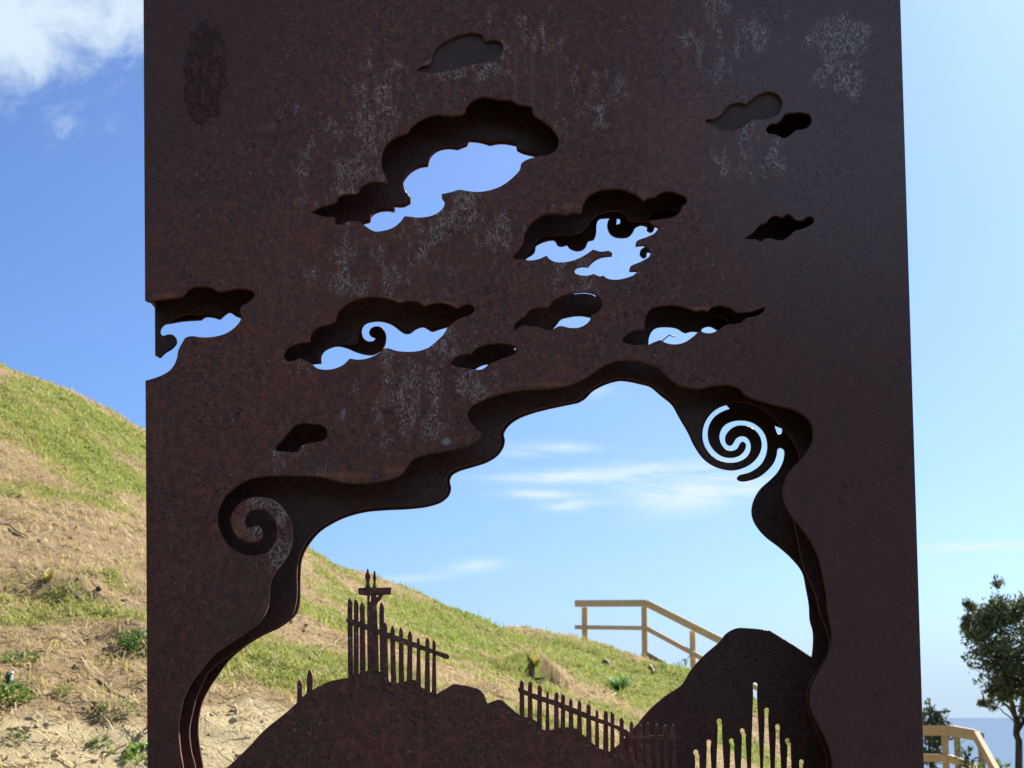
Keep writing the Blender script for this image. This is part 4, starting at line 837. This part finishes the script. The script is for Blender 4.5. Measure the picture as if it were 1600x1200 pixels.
def weed(label, px, py, rad, hgt, n, leaf, cols, blades_=8):
    x0, y0 = surf(px, py); P, Dn = [], []
    for i in range(n):
        a = random.uniform(0, 2 * math.pi); r = rad * math.sqrt(random.random()); x, y = x0 + r * math.cos(a), y0 + r * math.sin(a)
        z = float(height(np.array([x]), np.array([y]))[0]) + hgt * (1 - (r / rad) ** 2 * .7) * random.random()
        P.append((x, y, z)); Dn.append((math.cos(a) + random.gauss(0, .5), math.sin(a) + random.gauss(0, .5), random.uniform(.0, 1.1)))
    o = link('weed_plant', leaf_mesh('weed_plant', P, Dn, leaf, leaf * .2, cols), M_LEAF); tag(o, label, 'plant', WG)
GR = [(.15, .26, .05), (.22, .32, .07), (.11, .20, .04), (.34, .36, .11)]
WG = 'green weeds growing on the bare slope'
weed('flat spreading green weed on dry earth near the left edge', 30, 1036, .10, .05, 120, .035, GR)
weed('big leafy green weed cut by the left edge beside a dark stub', 8, 1095, .13, .10, 260, .045, GR)
weed('broad leafed dark green weed under the little bank, against the sculpture', 222, 1022, .13, .12, 240, .05, [(.09, .19, .03), (.12, .24, .04), (.06, .13, .02)])
weed('small green weed standing on the pale sandy patch', 157, 1175, .05, .06, 60, .03, GR)
weed('low grey green weed below the fallen stick', 180, 1112, .12, .04, 200, .025, [(.22, .28, .07), (.28, .32, .10), (.35, .33, .14)])
weed('tiny green weed at the foot of the pale sandy patch', 25, 1155, .045, .03, 45, .022, GR)
weed('green weed with bright blades in the bottom corner beside the sculpture', 222, 1180, .08, .06, 90, .04, [(.26, .42, .06), (.20, .34, .05)])
weed('small weed among the clods below the grass', 95, 1084, .05, .03, 50, .025, GR)
rosette('grass_tussock', 'yellow green grass tussock hanging over the small dark hollow on the bank', 835, 1040, 15.2, .17, 170, [(.42, .40, .09), (.34, .38, .08), (.55, .46, .15)], .8, .004, None, 'tussock')
rosette('grass_tussock', 'dark tangled roots and dead leaves below the tussock on the bank', 838, 1062, 14.9, .12, 90, [(.06, .05, .035), (.12, .10, .06), (.03, .03, .02)], .2, .009, None, 'roots')
rosette('grass_tussock', 'thick green grass clump on the right shoulder of the hill', 968, 1080, 20.5, .24, 320, [(.17, .32, .08), (.12, .26, .06)], .8, .0045, None, 'grass clump')
rosette('grass_tussock', 'yellow flowering clump above the dark bank on the left', 76, 912, 11.2, .06, 40, [(.45, .38, .05), (.30, .30, .06)], 1.4, .006, None, 'grass clump')
# dead stalks standing by the railing
def stalk(label, px, py0, py1, d, lean, heads):
    a, b = at(px, py0, d - D), at(px + lean, py1, d - D); br_ = [(wiggle(a, b, 4, .03), [.006, .006, .005, .004, .003])]
    for k in range(heads):
        q = a.lerp(b, random.uniform(.55, 1)); e = q + Vector((random.uniform(-.09, .09), 0, random.uniform(.04, .10))); br_.append((wiggle(q, e, 2, .05), [.004, .005, .009]))
    o = link('dead_stalk', tubes_mesh('dead_stalk', br_, 5), M_BARK); tag(o, label, 'stalk', 'dead stalks beside the hill railing')
stalk('taller dead branching stalk beside the railing post on the hill', 1069, 1062, 1031, 27.6, 3, 7)
stalk('thin bare dead stalk left of the taller one by the hill railing', 1063, 1058, 1034, 27.6, -1, 3)
# sticks and a stub lying on the slope
M_STICK = timber('dead_wood', (.36, .29, .20), (.22, .17, .11))
def stick(label, pts, rad, group='fallen sticks on the slope'):
    P = []
    for px, py, d in pts:
        v = Vector((*surf(px, py), 0)); z = float(height(np.array([v.x]), np.array([v.y]))[0]); P.append(Vector((v.x, v.y, z + rad * .8)))
    Q = []
    for i in range(len(P) - 1): Q += wiggle(P[i], P[i + 1], 3, .03)[:-1]
    Q.append(P[-1])
    o = tube('stick', Q, [rad * (1 - .5 * i / (len(Q) - 1)) for i in range(len(Q))], M_STICK); tag(o, label, 'stick', group)
stick('long bent grey stick lying on the sandy slope beside the sculpture', [(150, 1062, 9.2), (170, 1080, 9.0), (195, 1092, 8.9)], .008)
stick('thin dark stick lying across the pale sand near the left edge', [(10, 1142, 8.5), (45, 1138, 8.55), (75, 1133, 8.6)], .005)
stick('short pale stick above the sandy patch, left of the sculpture', [(75, 1068, 9.1), (100, 1058, 9.2)], .006)
stick('pale sloping twig on the upper left bank', [(0, 815, 12.4), (25, 832, 12.2), (45, 842, 12.1)], .010)
stick('pale fallen twig in the green grass seen through the arch', [(485, 1030, 11.6), (505, 1015, 11.9), (525, 1005, 12.1)], .008)
stick('forked pale root on the bare earth seen through the arch', [(362, 1128, 9.0), (370, 1110, 9.15), (366, 1140, 8.9)], .007)
stick('pale stick behind the cut-out roofs on the bank', [(735, 1035, 14.5), (755, 1048, 14.2)], .008)
stick('dark broken branch in the grass above the right picket fence', [(945, 1082, 18.5), (968, 1092, 18.2)], .016)
stick('dark chunk of wood on the shoulder of the hill', [(945, 1034, 25), (960, 1048, 24.5)], .03)
stick('white chip of wood lying in the grass of the far shoulder', [(1016, 1042, 25.5), (1021, 1054, 25.3)], .025)
v = Vector((*surf(14, 1075), 0)); z = float(height(np.array([v.x]), np.array([v.y]))[0])
root = empty('marker_stub', (v.x, v.y, z), 'short dark stub with a white cap among the weeds at the left edge', 'stub')
tube('stub', [(v.x, v.y, z - .1), (v.x, v.y, z + .07)], .020, M_WIRE, root, 10)
M_WHITE = NT('white_cap', .5).m; M_WHITE.node_tree.nodes['Principled BSDF'].inputs['Base Color'].default_value = (.75, .74, .70, 1)
tube('cap', [(v.x, v.y, z + .071), (v.x, v.y, z + .086)], .021, M_WHITE, root, 10)
